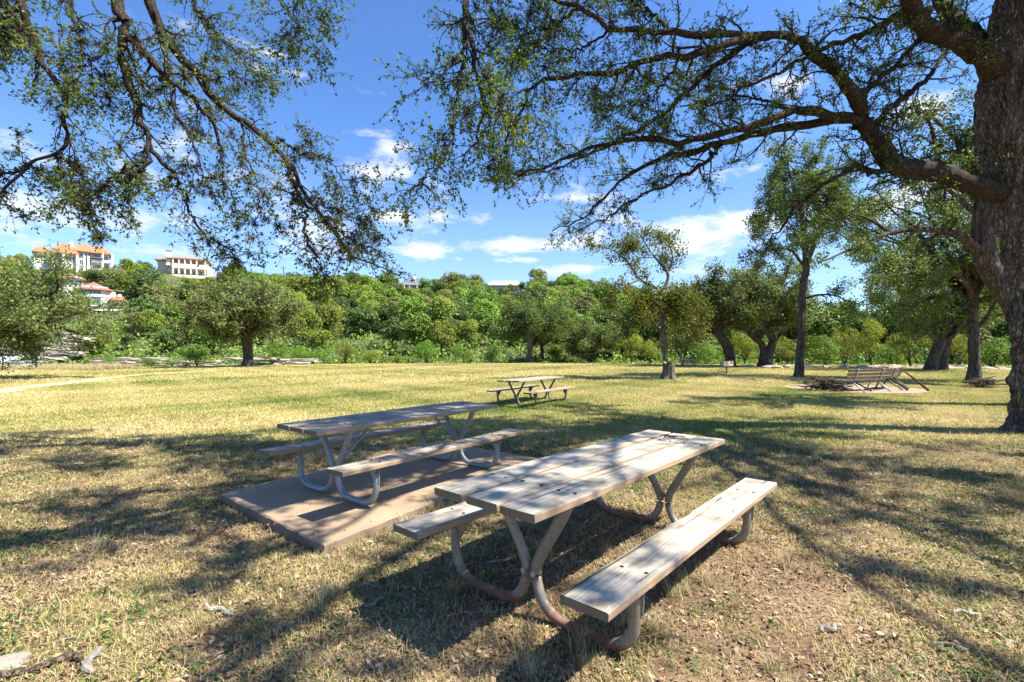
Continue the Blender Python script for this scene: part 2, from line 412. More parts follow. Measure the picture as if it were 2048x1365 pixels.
def concrete_mat(name, col, scale=1.0):
    m, nt = mat(name)
    tc = N(nt, 'ShaderNodeTexCoord')
    a = N(nt, 'ShaderNodeTexNoise', {'Vector': tc.outputs['Object'], 'Scale': 1.3 * scale, 'Detail': 5.0, 'Roughness': 0.6})
    f = N(nt, 'ShaderNodeTexNoise', {'Vector': tc.outputs['Object'], 'Scale': 130.0, 'Detail': 3.0, 'Roughness': 0.8})
    vo = N(nt, 'ShaderNodeTexVoronoi', {'Vector': tc.outputs['Object'], 'Scale': 55.0, 'Randomness': 1.0})
    c = ramp(nt, a.outputs['Fac'], [(0.3, tuple(x * 0.78 for x in col)), (0.7, tuple(x * 1.12 for x in col))])
    c = mixc(nt, 0.55, c, ramp(nt, f.outputs['Fac'], [(0.3, (0.55, 0.5, 0.45)), (0.7, (1.25, 1.2, 1.15))]), 'MULTIPLY')
    c = mixc(nt, N(nt, 'ShaderNodeMapRange', {'Value': vo.outputs['Distance'], 'From Min': 0.3, 'From Max': 0.1, 'To Max': 0.35}).outputs[0], c, tuple(x * 0.55 for x in col))
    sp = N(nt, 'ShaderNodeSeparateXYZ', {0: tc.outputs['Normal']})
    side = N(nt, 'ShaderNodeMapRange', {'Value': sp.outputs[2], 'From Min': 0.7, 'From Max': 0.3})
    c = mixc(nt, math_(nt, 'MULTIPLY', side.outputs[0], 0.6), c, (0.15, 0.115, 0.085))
    bp = N(nt, 'ShaderNodeBump', {'Height': math_(nt, 'ADD', f.outputs['Fac'], vo.outputs['Distance']), 'Strength': 0.4, 'Distance': 0.006})
    b = N(nt, 'ShaderNodeBsdfPrincipled', {'Base Color': c, 'Roughness': 0.9, 'Specular IOR Level': 0.2, 'Normal': bp.outputs[0]})
    finish(nt, b.outputs[0])
    return m
MAT['concrete'] = concrete_mat('concrete', (0.37, 0.275, 0.19))
MAT['concrete_pale'] = concrete_mat('concrete_pale', (0.42, 0.36, 0.31))

# ground: bare leaf-littered earth under the near trees, sunburnt grass further out
m, nt = mat('lawn')
tc = N(nt, 'ShaderNodeTexCoord')
sp = N(nt, 'ShaderNodeSeparateXYZ', {0: tc.outputs['Object']})
nA = N(nt, 'ShaderNodeTexNoise', {'Vector': tc.outputs['Object'], 'Scale': 0.32, 'Detail': 5.0, 'Roughness': 0.6})
nB = N(nt, 'ShaderNodeTexNoise', {'Vector': tc.outputs['Object'], 'Scale': 1.6, 'Detail': 6.0, 'Roughness': 0.65})
nC = N(nt, 'ShaderNodeTexNoise', {'Vector': tc.outputs['Object'], 'Scale': 30.0, 'Detail': 5.0, 'Roughness': 0.7})
nD = N(nt, 'ShaderNodeTexNoise', {'Vector': tc.outputs['Object'], 'Scale': 160.0, 'Detail': 3.0, 'Roughness': 0.8})
soil = ramp(nt, nB.outputs['Fac'], [(0.28, (0.155, 0.10, 0.062)), (0.5, (0.31, 0.215, 0.135)), (0.7, (0.40, 0.30, 0.18))])
soil = mixc(nt, 0.8, soil, ramp(nt, nC.outputs['Fac'], [(0.32, (0.45, 0.40, 0.33)), (0.55, (1.0, 0.98, 0.95)), (0.75, (1.4, 1.35, 1.25))]), 'MULTIPLY')
grass = ramp(nt, nA.outputs['Fac'], [(0.30, (0.19, 0.22, 0.055)), (0.48, (0.34, 0.305, 0.10)), (0.68, (0.45, 0.36, 0.15))])
grass = mixc(nt, math_(nt, 'MULTIPLY', nB.outputs['Fac'], 0.6), grass, (0.38, 0.325, 0.12))
grass = mixc(nt, 0.7, grass, ramp(nt, nC.outputs['Fac'], [(0.3, (0.5, 0.55, 0.42)), (0.7, (1.35, 1.25, 1.15))]), 'MULTIPLY')
# nearer grass left and right of the trees thins into soil
far = N(nt, 'ShaderNodeMapRange', {'Value': math_(nt, 'ADD', math_(nt, 'SUBTRACT', sp.outputs[1], math_(nt, 'MULTIPLY', sp.outputs[0], 0.42)),
                                   math_(nt, 'MULTIPLY', math_(nt, 'SUBTRACT', nA.outputs['Fac'], 0.5), 8.0)), 'From Min': 6.0, 'From Max': 10.5}, interpolation_type='SMOOTHSTEP')
c = mixc(nt, far.outputs[0], soil, grass)
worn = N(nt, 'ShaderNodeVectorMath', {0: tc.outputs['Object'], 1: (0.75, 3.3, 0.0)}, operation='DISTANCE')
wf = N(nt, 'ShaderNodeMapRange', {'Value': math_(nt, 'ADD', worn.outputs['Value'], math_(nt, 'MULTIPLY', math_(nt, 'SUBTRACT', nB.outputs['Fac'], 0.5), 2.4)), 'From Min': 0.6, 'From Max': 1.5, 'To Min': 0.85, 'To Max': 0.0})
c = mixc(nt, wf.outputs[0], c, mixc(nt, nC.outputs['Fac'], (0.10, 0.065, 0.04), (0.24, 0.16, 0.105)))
h = math_(nt, 'ADD', nC.outputs['Fac'], math_(nt, 'MULTIPLY', nD.outputs['Fac'], 0.5))
bp = N(nt, 'ShaderNodeBump', {'Height': h, 'Strength': 0.8, 'Distance': 0.03})
b = N(nt, 'ShaderNodeBsdfPrincipled', {'Base Color': c, 'Roughness': 0.95, 'Specular IOR Level': 0.1, 'Normal': bp.outputs[0]})
finish(nt, b.outputs[0])
MAT['lawn'] = m

MAT['hillside'] = simple('hillside', (0.075, 0.085, 0.03), 0.95, var=0.5, scale=0.15, bump=0.5, bscale=1.5)
MAT['path'] = simple('path', (0.38, 0.32, 0.22), 0.95, var=0.2, scale=1.5, bump=0.5, bscale=25)
MAT['limestone'] = simple('limestone', (0.36, 0.315, 0.25), 0.9, var=0.55, scale=1.4, bump=0.7, bscale=5)
MAT['boulder'] = simple('boulder', (0.33, 0.27, 0.22), 0.9, var=0.45, scale=2.0, bump=0.7, bscale=8)
MAT['pale_rock'] = simple('pale_rock', (0.30, 0.27, 0.22), 0.85, var=0.25, scale=9.0, bump=0.5, bscale=30)

# ---------------------------------------------------------------- ground, hill, path
ang = np.linspace(0, 2 * np.pi, 361)[:-1]
rad = np.concatenate([[0.25], np.geomspace(0.6, 12, 70), np.linspace(12.6, 66, 70)])
A, Rr = np.meshgrid(ang, rad)
X = (Rr * np.sin(A)).ravel(); Y = (Rr * np.cos(A)).ravel()
k = len(ang)
Vg = np.stack([X, Y, ground_z(X, Y)], 1)
i = np.arange(len(rad) - 1)[:, None] * k; j = np.arange(k)[None]
Q = np.stack([i + j, i + k + j, i + k + (j + 1) % k, i + (j + 1) % k], -1).reshape(-1, 4)
Vg = np.vstack([Vg, [[0, 0, float(ground_z(0, 0))]]])
Tri = np.stack([np.full(k, len(Vg) - 1), j[0], (j[0] + 1) % k], -1)
tag(link('lawn', mesh_np('lawn', Vg, [Q, Tri], smooth=True), MAT['lawn']), kind='structure')

SKY_X = [-1200, -300, 0, 100, 230, 330, 430, 560, 700, 850, 1000, 1130, 1200, 1300, 1450, 1700, 2000, 3200]
SKY_Y = [600, 560, 537, 535, 541, 554, 564, 577, 587, 588, 590, 588, 600, 622, 640, 652, 655, 660]
CR_D = [150, 150, 150, 150, 150, 152, 155, 158, 165, 170, 170, 165, 160, 170, 190, 220, 230, 240]
Y0 = 60.0
def hill_z(x, y):
    x = np.asarray(x, float); y = np.maximum(np.asarray(y, float), 1.0)
    px = 1024 + FPX * x / y
    yc = np.interp(px, SKY_X, CR_D); ys = np.interp(px, SKY_X, SKY_Y)
    zc = EYE + (CY - ys) / FPX * yc
    t = (y - Y0) / (yc - Y0)
    z = -0.6 + (zc + 0.6) * np.where(t < 1, np.clip(t, 0, 1), 1 + 0.12 * (t - 1))
    z = z + np.clip(t, 0, 1) * (0.9 * np.sin(x * 0.11 + 1) * np.sin(y * 0.13) + 0.5 * np.sin(x * 0.31 + y * 0.23))
    # terrace cut for the white house
    z = z - 3.2 * np.exp(-(((x + 80) / 9.0) ** 2 + ((y - 90) / 7.0) ** 2))
    return np.where(y < Y0, -0.6 - 0.03 * (Y0 - y), z)
sv = np.linspace(-2.2, 2.2, 200); yv = np.concatenate([np.linspace(52, 180, 75), np.geomspace(186, 900, 25)])
Sg, Yg = np.meshgrid(sv, yv)
Xh = (Sg * Yg).ravel(); Yh = Yg.ravel()
k = len(sv)
i = np.arange(len(yv) - 1)[:, None] * k; j = np.arange(k - 1)[None]
Q = np.stack([i + j, i + j + 1, i + k + j + 1, i + k + j], -1).reshape(-1, 4)
tag(link('hillside', mesh_np('hillside', np.stack([Xh, Yh, hill_z(Xh, Yh)], 1), Q, smooth=True), MAT['hillside']), kind='structure')
ga = np.linspace(0, 2 * np.pi, 65)[:-1]
Vp = np.vstack([[[0, 0, -0.9]], np.stack([1500 * np.cos(ga), 1500 * np.sin(ga), np.full(64, -0.9)], 1)])
tag(link('ground', mesh_np('ground', Vp, [np.array([(0, 1 + q, 1 + (q + 1) % 64) for q in range(64)])]), MAT['hillside']), kind='structure')

pp = [(-330, 850), (-150, 812), (0, 782), (130, 767), (250, 753), (350, 746.5), (410, 742.5), (470, 740)]
pc = catmull([((a - 1024) / FPX * (1.68 * FPX / (b_ - CY)), 1.68 * FPX / (b_ - CY)) for a, b_ in pp], 60)
tg = np.gradient(pc, axis=0); nr = unit(np.stack([-tg[:, 1], tg[:, 0]], 1))
wid = 0.6 + 0.15 * np.sin(np.arange(60) * 0.9) + 0.1 * np.sin(np.arange(60) * 2.3)
wid[-8:] *= np.linspace(1, 0.2, 8)
Lp = pc + nr * wid[:, None]; Rp = pc - nr * wid[:, None]
Vp = np.vstack([np.column_stack([q, ground_z(q[:, 0], q[:, 1]) + 0.012]) for q in (Lp, pc, Rp)])
Vp[60:120, 2] += 0.006
ii = np.arange(59)
Q = np.vstack([np.stack([ii + 60, ii + 61, ii + 1, ii], 1), np.stack([ii + 120, ii + 121, ii + 61, ii + 60], 1)])
tag(link('path', mesh_np('path', Vp, Q, smooth=True), MAT['path']), kind='structure')
PATH = pc

# ---------------------------------------------------------------- picnic tables
def board_mesh(L, w, t, seed, wear=0.004):
    r = random.Random(seed)
    n = 16
    xs = np.linspace(-L / 2, L / 2, n)
    ch = 0.006
    sec = [(-w / 2 + ch, -t / 2), (w / 2 - ch, -t / 2), (w / 2, -t / 2 + ch), (w / 2, t / 2 - ch), (w / 2 - ch, t / 2), (-w / 2 + ch, t / 2), (-w / 2, t / 2 - ch), (-w / 2, -t / 2 + ch)]
    bow = r.uniform(-0.004, 0.004); cup = r.uniform(-0.003, 0.003)
    V = []
    for q, x in enumerate(xs):
        e = 1 if q in (0, n - 1) else 0
        for (y, z) in sec:
            jy = r.uniform(-wear, wear) * 0.5 if abs(y) > w / 2 - 0.008 else 0
            jx = r.uniform(-0.004, 0.004) if e else 0
            V.append((x + jx, y + jy, z + bow * (1 - (2 * x / L) ** 2) + cup * (2 * y / w) ** 2 + r.uniform(-0.0006, 0.0006)))
    F = [tuple(range(8)), tuple(range((n - 1) * 8, n * 8))[::-1]]
    for q in range(n - 1):
        for k in range(8):
            F.append((q * 8 + k, (q + 1) * 8 + k, (q + 1) * 8 + (k + 1) % 8, q * 8 + (k + 1) % 8))
    me = bpy.data.meshes.new('board')
    me.from_pydata(V, [], F)
    bm = bmesh.new(); bm.from_mesh(me); bmesh.ops.recalc_face_normals(bm, faces=bm.faces); bm.to_mesh(me); bm.free()
    return me

def picnic_table(label, x, y, z, a, L, wood, pipe, seed, inset=0.42):
    r = random.Random(seed)
    t = thing('picnic_table', label, 'picnic table', (x, y, z), math.pi / 2 - a, 'picnic tables on the lawn')
    bolt = MB().tube([(0, 0, -0.004), (0, 0, 0.0015)], 0.011, 8).mesh('bolt')
    for q, (yy, zz, nm) in enumerate([(-0.247, 0.74, 'tabletop_board'), (0, 0.74, 'tabletop_board'), (0.247, 0.74, 'tabletop_board'), (-0.644, 0.432, 'bench_board'), (0.644, 0.432, 'bench_board')]):
        dl = r.uniform(-0.03, 0.03); dx = r.uniform(-0.012, 0.012)
        bd = link(nm, board_mesh(L + dl, 0.227 if q < 3 else 0.245, 0.042, seed * 7 + q), wood, t, (dx, yy, zz + r.uniform(-0.0015, 0.0015)))
        for u in (-1, 1):
            for w in (-0.06, 0.06):
                link('bolt', bolt, MAT['bolt'], bd, (u * (L / 2 - inset) - dx + r.uniform(-0.01, 0.01), w + r.uniform(-0.015, 0.015), 0.0245))
    for u in (-1, 1):
        xx = u * (L / 2 - inset)
        for s in (-1, 1):
            pts = [(xx, s * 0.275, 0.715), (xx, s * 0.215, 0.60), (xx, s * 0.125, 0.45), (xx, s * 0.06, 0.34), (xx, s * 0.037, 0.27), (xx, s * 0.045, 0.19), (xx, s * 0.09, 0.10), (xx, s * 0.17, 0.045),
                   (xx, s * 0.27, 0.031), (xx, s * 0.42, 0.029), (xx, s * 0.52, 0.036), (xx, s * 0.60, 0.075), (xx, s * 0.648, 0.145), (xx, s * 0.664, 0.24), (xx, s * 0.666, 0.33), (xx, s * 0.666, 0.408)]
            MB().tube(pts, 0.0305, 14, 54).part('leg_pipe', pipe, t, smooth=True)
            # gusset under the bench
            g = MB()
            g.raw([(xx - 0.004, s * 0.535, 0.4095), (xx - 0.004, s * 0.715, 0.4095), (xx - 0.004, s * 0.705, 0.25), (xx - 0.004, s * 0.64, 0.235),
                   (xx + 0.004, s * 0.535, 0.4095), (xx + 0.004, s * 0.715, 0.4095), (xx + 0.004, s * 0.705, 0.25), (xx + 0.004, s * 0.64, 0.235)],
                  [(0, 1, 2, 3), (7, 6, 5, 4), (0, 4, 5, 1), (1, 5, 6, 2), (2, 6, 7, 3), (3, 7, 4, 0)])
            g.box((xx, s * 0.644, 0.4085), (0.05, 0.23, 0.004))
            g.part('bench_bracket', pipe, t)
            MB().tube([(xx - u * -0.028, s * 0.037, 0.255), (xx - u * -0.038, s * 0.037, 0.255)], 0.016, 8).part('weld_cap', MAT['weld'], t)
        MB().span(xx - 0.025, xx + 0.025, -0.34, 0.34, 0.706, 0.7175).part('cross_bar', pipe, t)
        MB().tube([(xx - u * 0.01, 0, 0.30), (xx - u * 0.05, 0, 0.33), (xx - u * 0.46, 0, 0.69), (xx - u * 0.52, 0, 0.714)], 0.014, 8, 20).part('brace', pipe, t, smooth=True)
    return t

T1 = picnic_table('bleached picnic table nearest the camera, its rusty feet directly on dry grass', 0.7055, 3.5026, 0.0, 0.7322, 2.61, MAT['wood_bleached'], MAT['pipe_rusty'], 3)
T2 = picnic_table('grey weathered picnic table standing on the rectangular concrete slab', -1.2616, 5.7207, 0.031, 0.6444, 2.6546, MAT['wood_grey'], MAT['pipe_blue'], 4)
T3 = picnic_table('farthest small-looking picnic table out on the sunny green lawn', 0.6284, 14.9, -0.134, 0.6006, 2.62, MAT['wood_grey'], MAT['pipe_dark'], 5)

# twig left on the near table
tw = MB()
wt = PX(1335, 873, 4.42)
R_ = random.Random(8)
for q in range(9):
    p0 = np.array([R_.uniform(-0.10, 0.10), R_.uniform(-0.03, 0.03), 0.006])
    d = np.array([R_.uniform(0.03, 0.12), R_.uniform(-0.05, 0.05), R_.uniform(0.0, 0.02)])
    tw.tube([p0, p0 + d * 0.5 + [0, 0, 0.01], p0 + d], [0.005, 0.004, 0.002], 5, 6)
tag(tw.part('twig', MAT['branch_wood'], None, (1.385, 4.27, 0.765), (0, 0, -0.3)), 'small dark twig lying on the far end of the nearest picnic table', 'twig')

# slab under the second table
sl = MB()
cor = np.array([(-1.452, 3.774), (0.412, 6.707), (-1.19, 8.03), (-3.05, 5.107)])
rs = np.random.default_rng(3)
poly = []
for q in range(4):
    a_, b_ = cor[q], cor[(q + 1) % 4]
    for f in np.linspace(0, 1, 40)[:-1]:
        poly.append(a_ + (b_ - a_) * f + rs.normal(0, 0.003, 2))
poly = np.array(poly); cen = poly.mean(0)
n = len(poly)
inn = poly + unit(cen - poly) * 0.012
V = np.vstack([np.column_stack([poly + rs.normal(0, 0.008, poly.shape), np.full(n, -0.16)]), np.column_stack([poly, np.full(n, 0.018) + rs.normal(0, 0.004, n)]), np.column_stack([inn, np.full(n, 0.029)])])
F = [(q, (q + 1) % n, n + (q + 1) % n, n + q) for q in range(n)] + [(n + q, n + (q + 1) % n, 2 * n + (q + 1) % n, 2 * n + q) for q in range(n)] + [tuple(range(2 * n, 3 * n))]
sl.raw(V - [cen[0], cen[1], 0], F)
tag(sl.part('concrete_slab', MAT['concrete'], None, (cen[0], cen[1], 0)), 'rectangular tan concrete slab with chipped edges under the middle picnic table', 'slab')
SLAB = cor

# ---------------------------------------------------------------- fire-ring slab with benches, brush piles
def sits(p, x, y): return (x, y, float(ground_z(x, y)))
rc = (14.0, 20.1)
rp = [(2.6 * math.cos(q * 2 * math.pi / 40) * (1 + 0.01 * math.sin(q * 3)), 2.2 * math.sin(q * 2 * math.pi / 40)) for q in range(40)]
tag(MB().prism(rp, -0.12, 0.045).part('bench_slab', MAT['concrete'], None, sits(0, *rc)), 'round pale concrete slab carrying the slatted benches', 'slab')

def slat_bench(label, x, y, rz, L, z, wood, metal, group, k=2):
    """local +y is the back side; three back slats, three seat slats, bent strap frames with raking legs"""
    t = thing('slatted_bench', label, 'bench', (x, y, z), rz, group)
    for q, (yy, zz) in enumerate([(0.26, 0.52), (0.30, 0.66), (0.34, 0.80)]):
        MB().box((0, 0, 0), (L, 0.035, 0.105)).part('back_slat', wood, t, (0.0, yy, zz), (-0.28, 0, 0))
    for q, yy in enumerate((-0.24, -0.10, 0.04)):
        MB().box((0, 0, 0), (L, 0.125, 0.035)).part('seat_slat', wood, t, (0.0, yy, 0.425))
    for s in (-1, 1) if k == 2 else (-1, 0, 1):
        xx = s * L * 0.30
        MB().tube([(xx, -0.30, 0.395), (xx, 0.0, 0.385), (xx, 0.14, 0.40), (xx, 0.235, 0.47), (xx, 0.30, 0.60), (xx, 0.385, 0.87)], 0.026, 8, 24).part('frame', metal, t, smooth=True)
        MB().tube([(xx, 0.10, 0.40), (xx, 0.62, 0.005)], 0.03, 8).part('leg', metal, t, smooth=True)
        MB().tube([(xx, -0.10, 0.385), (xx, -0.28, 0.005)], 0.03, 8).part('leg', metal, t, smooth=True)
    return t
zb = float(ground_z(*rc)) + 0.045
slat_bench('slatted wooden park bench seen from behind, nearest on the round slab', 13.55, 18.95, math.radians(180 + 20), 2.35, zb, MAT['wood_dark'], MAT['galvanised'], 'benches on the round slab')
slat_bench('second slatted bench on the round slab, half hidden at the right end', 15.35, 20.0, math.radians(180 + 40), 1.7, zb, MAT['wood_dark'], MAT['pipe_dark'], 'benches on the round slab')
slat_bench('distant dark slatted bench on the lawn left of the curved oak', (1377 - 1024) / FPX * 41, 41.0, math.radians(8), 1.7, float(ground_z(14, 41)), MAT['wood_dark'], MAT['pipe_dark'], None)

def stick(mb, p0, d, r, rr, bend=0.12):
    p0 = np.array(p0, float); d = np.array(d, float); L = np.linalg.norm(d)
    pts = [p0 + d * f + np.array([rr.gauss(0, bend * L * 0.3), rr.gauss(0, bend * L * 0.3), rr.gauss(0, bend * L * 0.15)]) * (0.2 + f) for f in (0, 0.33, 0.66, 1)]
    mb.tube(pts, [r, r * 0.85, r * 0.7, r * 0.4], 6, 8)

def brush_pile(label, x, y, z, n, rx, ry, h, seed):
    rr = random.Random(seed)
    t = thing('brush_pile', label, 'brush pile', (x, y, z), 0, 'brush piles')
    for q in range(n):
        f = rr.random()
        a = rr.gauss(0, 0.9) + (math.pi if rr.random() < 0.5 else 0)
        L = rr.uniform(0.45, 1.1) * rx * 1.1
        hh = h * f
        c = np.array([rr.gauss(0, rx * 0.38) * (1 - 0.5 * f), rr.gauss(0, ry * 0.38) * (1 - 0.5 * f), hh + 0.02])
        d = np.array([math.cos(a), math.sin(a), 0]) * L
        d[2] = rr.uniform(-0.22, 0.22) * L * (0.3 + f)
        mb = MB()
        p0 = c - d / 2; p0[2] = max(p0[2], 0.02)
        e = p0 + d; e[2] = max(e[2], 0.02)
        stick(mb, p0, e - p0, rr.uniform(0.012, 0.035), rr)
        mb.part('stick', MAT['branch_wood'], t, smooth=True)
    return t
brush_pile('heap of cut branches piled at the left end of the nearest slatted bench', 12.2, 19.15, zb, 75, 0.95, 0.55, 0.42, 2)
brush_pile('low heap of dead branches on the grass just left of the big right-hand trunk', 19.4, 20.2, float(ground_z(19, 20)), 60, 0.8, 0.6, 0.38, 6)
def leaning_log(label, a, b, r, seed):
    rr = random.Random(seed); mb = MB()
    a = np.array(a); b = np.array(b)
    stick(mb, b - b, a - b, r, rr, 0.10)
    tag(mb.part('leaning_log', MAT['branch_wood'], None, tuple(b), smooth=True), label, 'log', 'logs leaning on the benches')
leaning_log('longest log leaning against the right end of the second bench', (15.25, 19.2, 0.78), (16.0, 18.75, zb + 0.02), 0.05, 1)
leaning_log('thick log leaning under the seat of the second bench', (14.9, 19.3, 0.42), (15.35, 18.95, zb + 0.03), 0.055, 2)
leaning_log('short brown log leaning under the nearest bench', (12.95, 19.1, 0.42), (13.7, 18.6, zb + 0.02), 0.04, 3)

# ---------------------------------------------------------------- stump, grill, birds
sx, sy = 8.05, 25.1
sz = float(ground_z(sx, sy))
k, nr_ = 36, 12
V = []
for q in range(nr_):
    f = q / (nr_ - 1)
    for w in range(k):
        th = 2 * math.pi * w / k
        rad_ = 0.27 + 0.30 * (1 - f) ** 3 * (0.6 + 0.4 * math.sin(th * 5 + 1)) + 0.025 * math.sin(th * 9) + 0.02 * noise.noise(Vector((math.cos(th) * 3, math.sin(th) * 3, f * 2)))
        V.append((rad_ * math.cos(th), rad_ * math.sin(th), -0.05 + f * 1.0 + (0.05 * math.sin(th * 3) + 0.02 * math.sin(th * 11) if q == nr_ - 1 else 0)))
F = [(q * k + w, q * k + (w + 1) % k, (q + 1) * k + (w + 1) % k, (q + 1) * k + w) for q in range(nr_ - 1) for w in range(k)]
st = thing('tree_stump', 'broken grey tree stump standing beside the slim tree', 'stump', (sx, sy, sz))
MB().raw(V, F).part('stump_bark', MAT['bark_pale'], st, smooth=True)
top = V[-k:]
MB().raw([(0, 0, 0.88)] + [(p[0] * 0.96, p[1] * 0.96, p[2] - 0.03) for p in top], [(0, 1 + w, 1 + (w + 1) % k) for w in range(k)]).part('cut_top', simple('cut_wood', (0.42, 0.29, 0.17), 0.9, scale=20), st)

gx, gy = (1453 - 1024) / FPX * 31, 31.0
g = thing('park_grill', 'rusty pedestal charcoal grill on the lawn before the curved oak', 'grill', sits(0, gx, gy), math.radians(8))
MB().tube([(0, 0, -0.1), (0, 0, 0.58)], 0.045, 10).part('post', MAT['pipe_dark'], g, smooth=True)
fb = MB()
fb.span(-0.33, 0.33, -0.22, 0.22, 0.56, 0.575)
fb.span(-0.33, -0.315, -0.22, 0.22, 0.5755, 0.87).span(0.315, 0.33, -0.22, 0.22, 0.5755, 0.87).span(-0.3145, 0.3145, -0.22, -0.205, 0.5755, 0.87)
fb.part('firebox', simple('grill_steel', (0.42, 0.33, 0.29), 0.75, 0.2, 0.6, 4), g)
rp_ = MB().span(0.0, 0.335, -0.2235, -0.2205, 0.58, 0.875)
rp_.part('side_plate', simple('grill_plate', (0.62, 0.52, 0.46), 0.6, 0.1, 0.4, 5), g)
MB().span(0.12, 0.30, -0.2265, -0.2238, 0.70, 0.86).part('rust_patch', simple('orange_rust', (0.55, 0.16, 0.05), 0.8, 0.1, 0.5, 14), g)
gr = MB()
for q in range(9): gr.tube([(-0.31, -0.18 + q * 0.045, 0.83), (0.31, -0.18 + q * 0.045, 0.83)], 0.006, 6)
gr.part('grate', MAT['pipe_dark'], g)
MB().tube([(-0.33, -0.1, 0.8), (-0.46, -0.1, 0.82)], 0.012, 6).part('handle', MAT['pipe_dark'], g)

black = simple('black_feather', (0.018, 0.018, 0.022), 0.5, var=0.3)
def bird(label, px, d, rz, peck):
    x = (px - 1024) / FPX * d
    b = thing('bird', label, 'bird', sits(0, x, d), rz, 'black birds on the lawn')
    body = [(-0.17, 0, 0.10), (-0.10, 0, 0.115), (-0.02, 0, 0.125), (0.05, 0, 0.14), (0.085, 0, 0.165 - peck), (0.115, 0, 0.185 - peck * 1.6), (0.145, 0, 0.18 - peck * 1.9)]
    MB().tube(body, [0.006, 0.02, 0.045, 0.048, 0.032, 0.026, 0.008], 10, 22).part('body', black, b, smooth=True)
    MB().tube([(0.14, 0, 0.18 - peck * 1.9), (0.175, 0, 0.172 - peck * 2.1)], [0.007, 0.002], 6).part('beak', black, b)
    MB().raw([(-0.12, -0.015, 0.115), (-0.12, 0.015, 0.115), (-0.27, 0.03, 0.075), (-0.27, -0.03, 0.075), (-0.12, -0.015, 0.105), (-0.12, 0.015, 0.105), (-0.27, 0.03, 0.068), (-0.27, -0.03, 0.068)],
             [(0, 1, 2, 3), (7, 6, 5, 4), (0, 4, 5, 1), (1, 5, 6, 2), (2, 6, 7, 3), (3, 7, 4, 0)]).part('tail', black, b)
    for s in (-1, 1):
        MB().tube([(0, s * 0.02, 0.09), (0.01, s * 0.02, 0.04), (0.0, s * 0.022, 0.0), (0.03, s * 0.024, 0.003)], 0.005, 5).part('leg', black, b)
bird('black bird on the grass left of the grill, leftmost of three', 1437, 32.0, 0.3, 0.0)
bird('black bird on the grass left of the grill, middle of three', 1443.5, 32.3, 1.2, 0.03)
bird('black bird right against the grill post, rightmost of three', 1449.5, 31.8, 2.8, 0.0)

# ---------------------------------------------------------------- tree growth
def rand_unit(n, r):
    return unit(r.normal(size=(n, 3)))

def grow(par, prad, nch, l0, l1, ang0, ang1, P, wob, up, r, t0=0.15, t1=1.0, rfac=0.55, rtip=0.3, lentaper=0.5):
    """children of every polyline in par (B,P0,3)"""
    B, P0, _ = par.shape
    idx = np.repeat(np.arange(B), nch)
    t = t0 + (t1 - t0) * ((np.tile(np.arange(nch), B) + r.random(B * nch)) / nch)
    f = t * (P0 - 1); i = np.minimum(f.astype(int), P0 - 2); w = (f - i)[:, None]
    p = par[idx, i] * (1 - w) + par[idx, i + 1] * w
    pr = prad[idx, i] * (1 - w[:, 0]) + prad[idx, i + 1] * w[:, 0]
    T = unit(par[idx, i + 1] - par[idx, i])
    rv = rand_unit(len(idx), r)
    side = unit(rv - (rv * T).sum(1, keepdims=True) * T)
    a = r.uniform(ang0, ang1, len(idx))[:, None]
    D = unit(T * np.cos(a) + side * np.sin(a) + np.array([0, 0, up]))
    L = r.uniform(l0, l1, len(idx)) * (1 - lentaper * t)
    pts = np.zeros((len(idx), P, 3)); pts[:, 0] = p
    step = L / (P - 1)
    for q in range(1, P):
        D = unit(D + r.normal(0, wob, D.shape) + np.array([0, 0, up * 0.3]))
        pts[:, q] = pts[:, q - 1] + D * step[:, None]
    rr = np.clip(pr * rfac, 0.0012, None)[:, None] * np.linspace(1, rtip, P)[None]
    return pts, rr

def leaf_quads(C, D, size, r, aspect=0.55, upbias=0.4, bias=None):
    n = len(C)
    l = size * r.uniform(0.65, 1.25, n)[:, None]
    nn = unit(rand_unit(n, r) + np.array([0, 0, upbias]))
    if bias is not None: nn = unit(rand_unit(n, r) * 0.75 + bias + np.array([0, 0, upbias]))
    D = unit(D - (D * nn).sum(1, keepdims=True) * nn)
    Sd = np.cross(nn, D)
    fold = nn * l * 0.08
    V = np.stack([C, C + D * l * 0.5 + Sd * l * aspect * 0.5 + fold, C + D * l, C + D * l * 0.5 - Sd * l * aspect * 0.5 + fold], 1).reshape(-1, 3)
    Q = np.arange(4 * n).reshape(-1, 4)
    return V, Q

def leaves_on(pts, per, size, r, jitter=0.05, t0=0.15, aspect=0.55, upbias=0.4, nodes=0):
    B, P, _ = pts.shape
    idx = np.repeat(np.arange(B), per)
    t = t0 + (1 - t0) * r.random(B * per)
    if nodes: t = np.clip(np.ceil(t * nodes) / nodes - np.abs(r.normal(0, 0.05, len(t))), 0.02, 0.999)
    f = t * (P - 1); i = np.minimum(f.astype(int), P - 2); w = (f - i)[:, None]
    c = pts[idx, i] * (1 - w) + pts[idx, i + 1] * w
    T = unit(pts[idx, i + 1] - pts[idx, i])
    c = c + r.normal(0, jitter, c.shape)
    D = unit(T + rand_unit(len(c), r) * 1.1)
    V, Q = leaf_quads(c, D, size, r, aspect, upbias)
    return V, Q, c

def clump_tint(c, r, scale=0.8, base=0.48, amp=0.30, jit=0.17):
    s = np.sin(c[:, 0] * 2.1 / scale + 1.3) * np.sin(c[:, 1] * 1.9 / scale + 0.5) * np.sin(c[:, 2] * 2.3 / scale + 2.1)
    t = base + amp * s + r.normal(0, jit, len(c))
    return np.repeat(np.clip(t, 0, 1), 4)

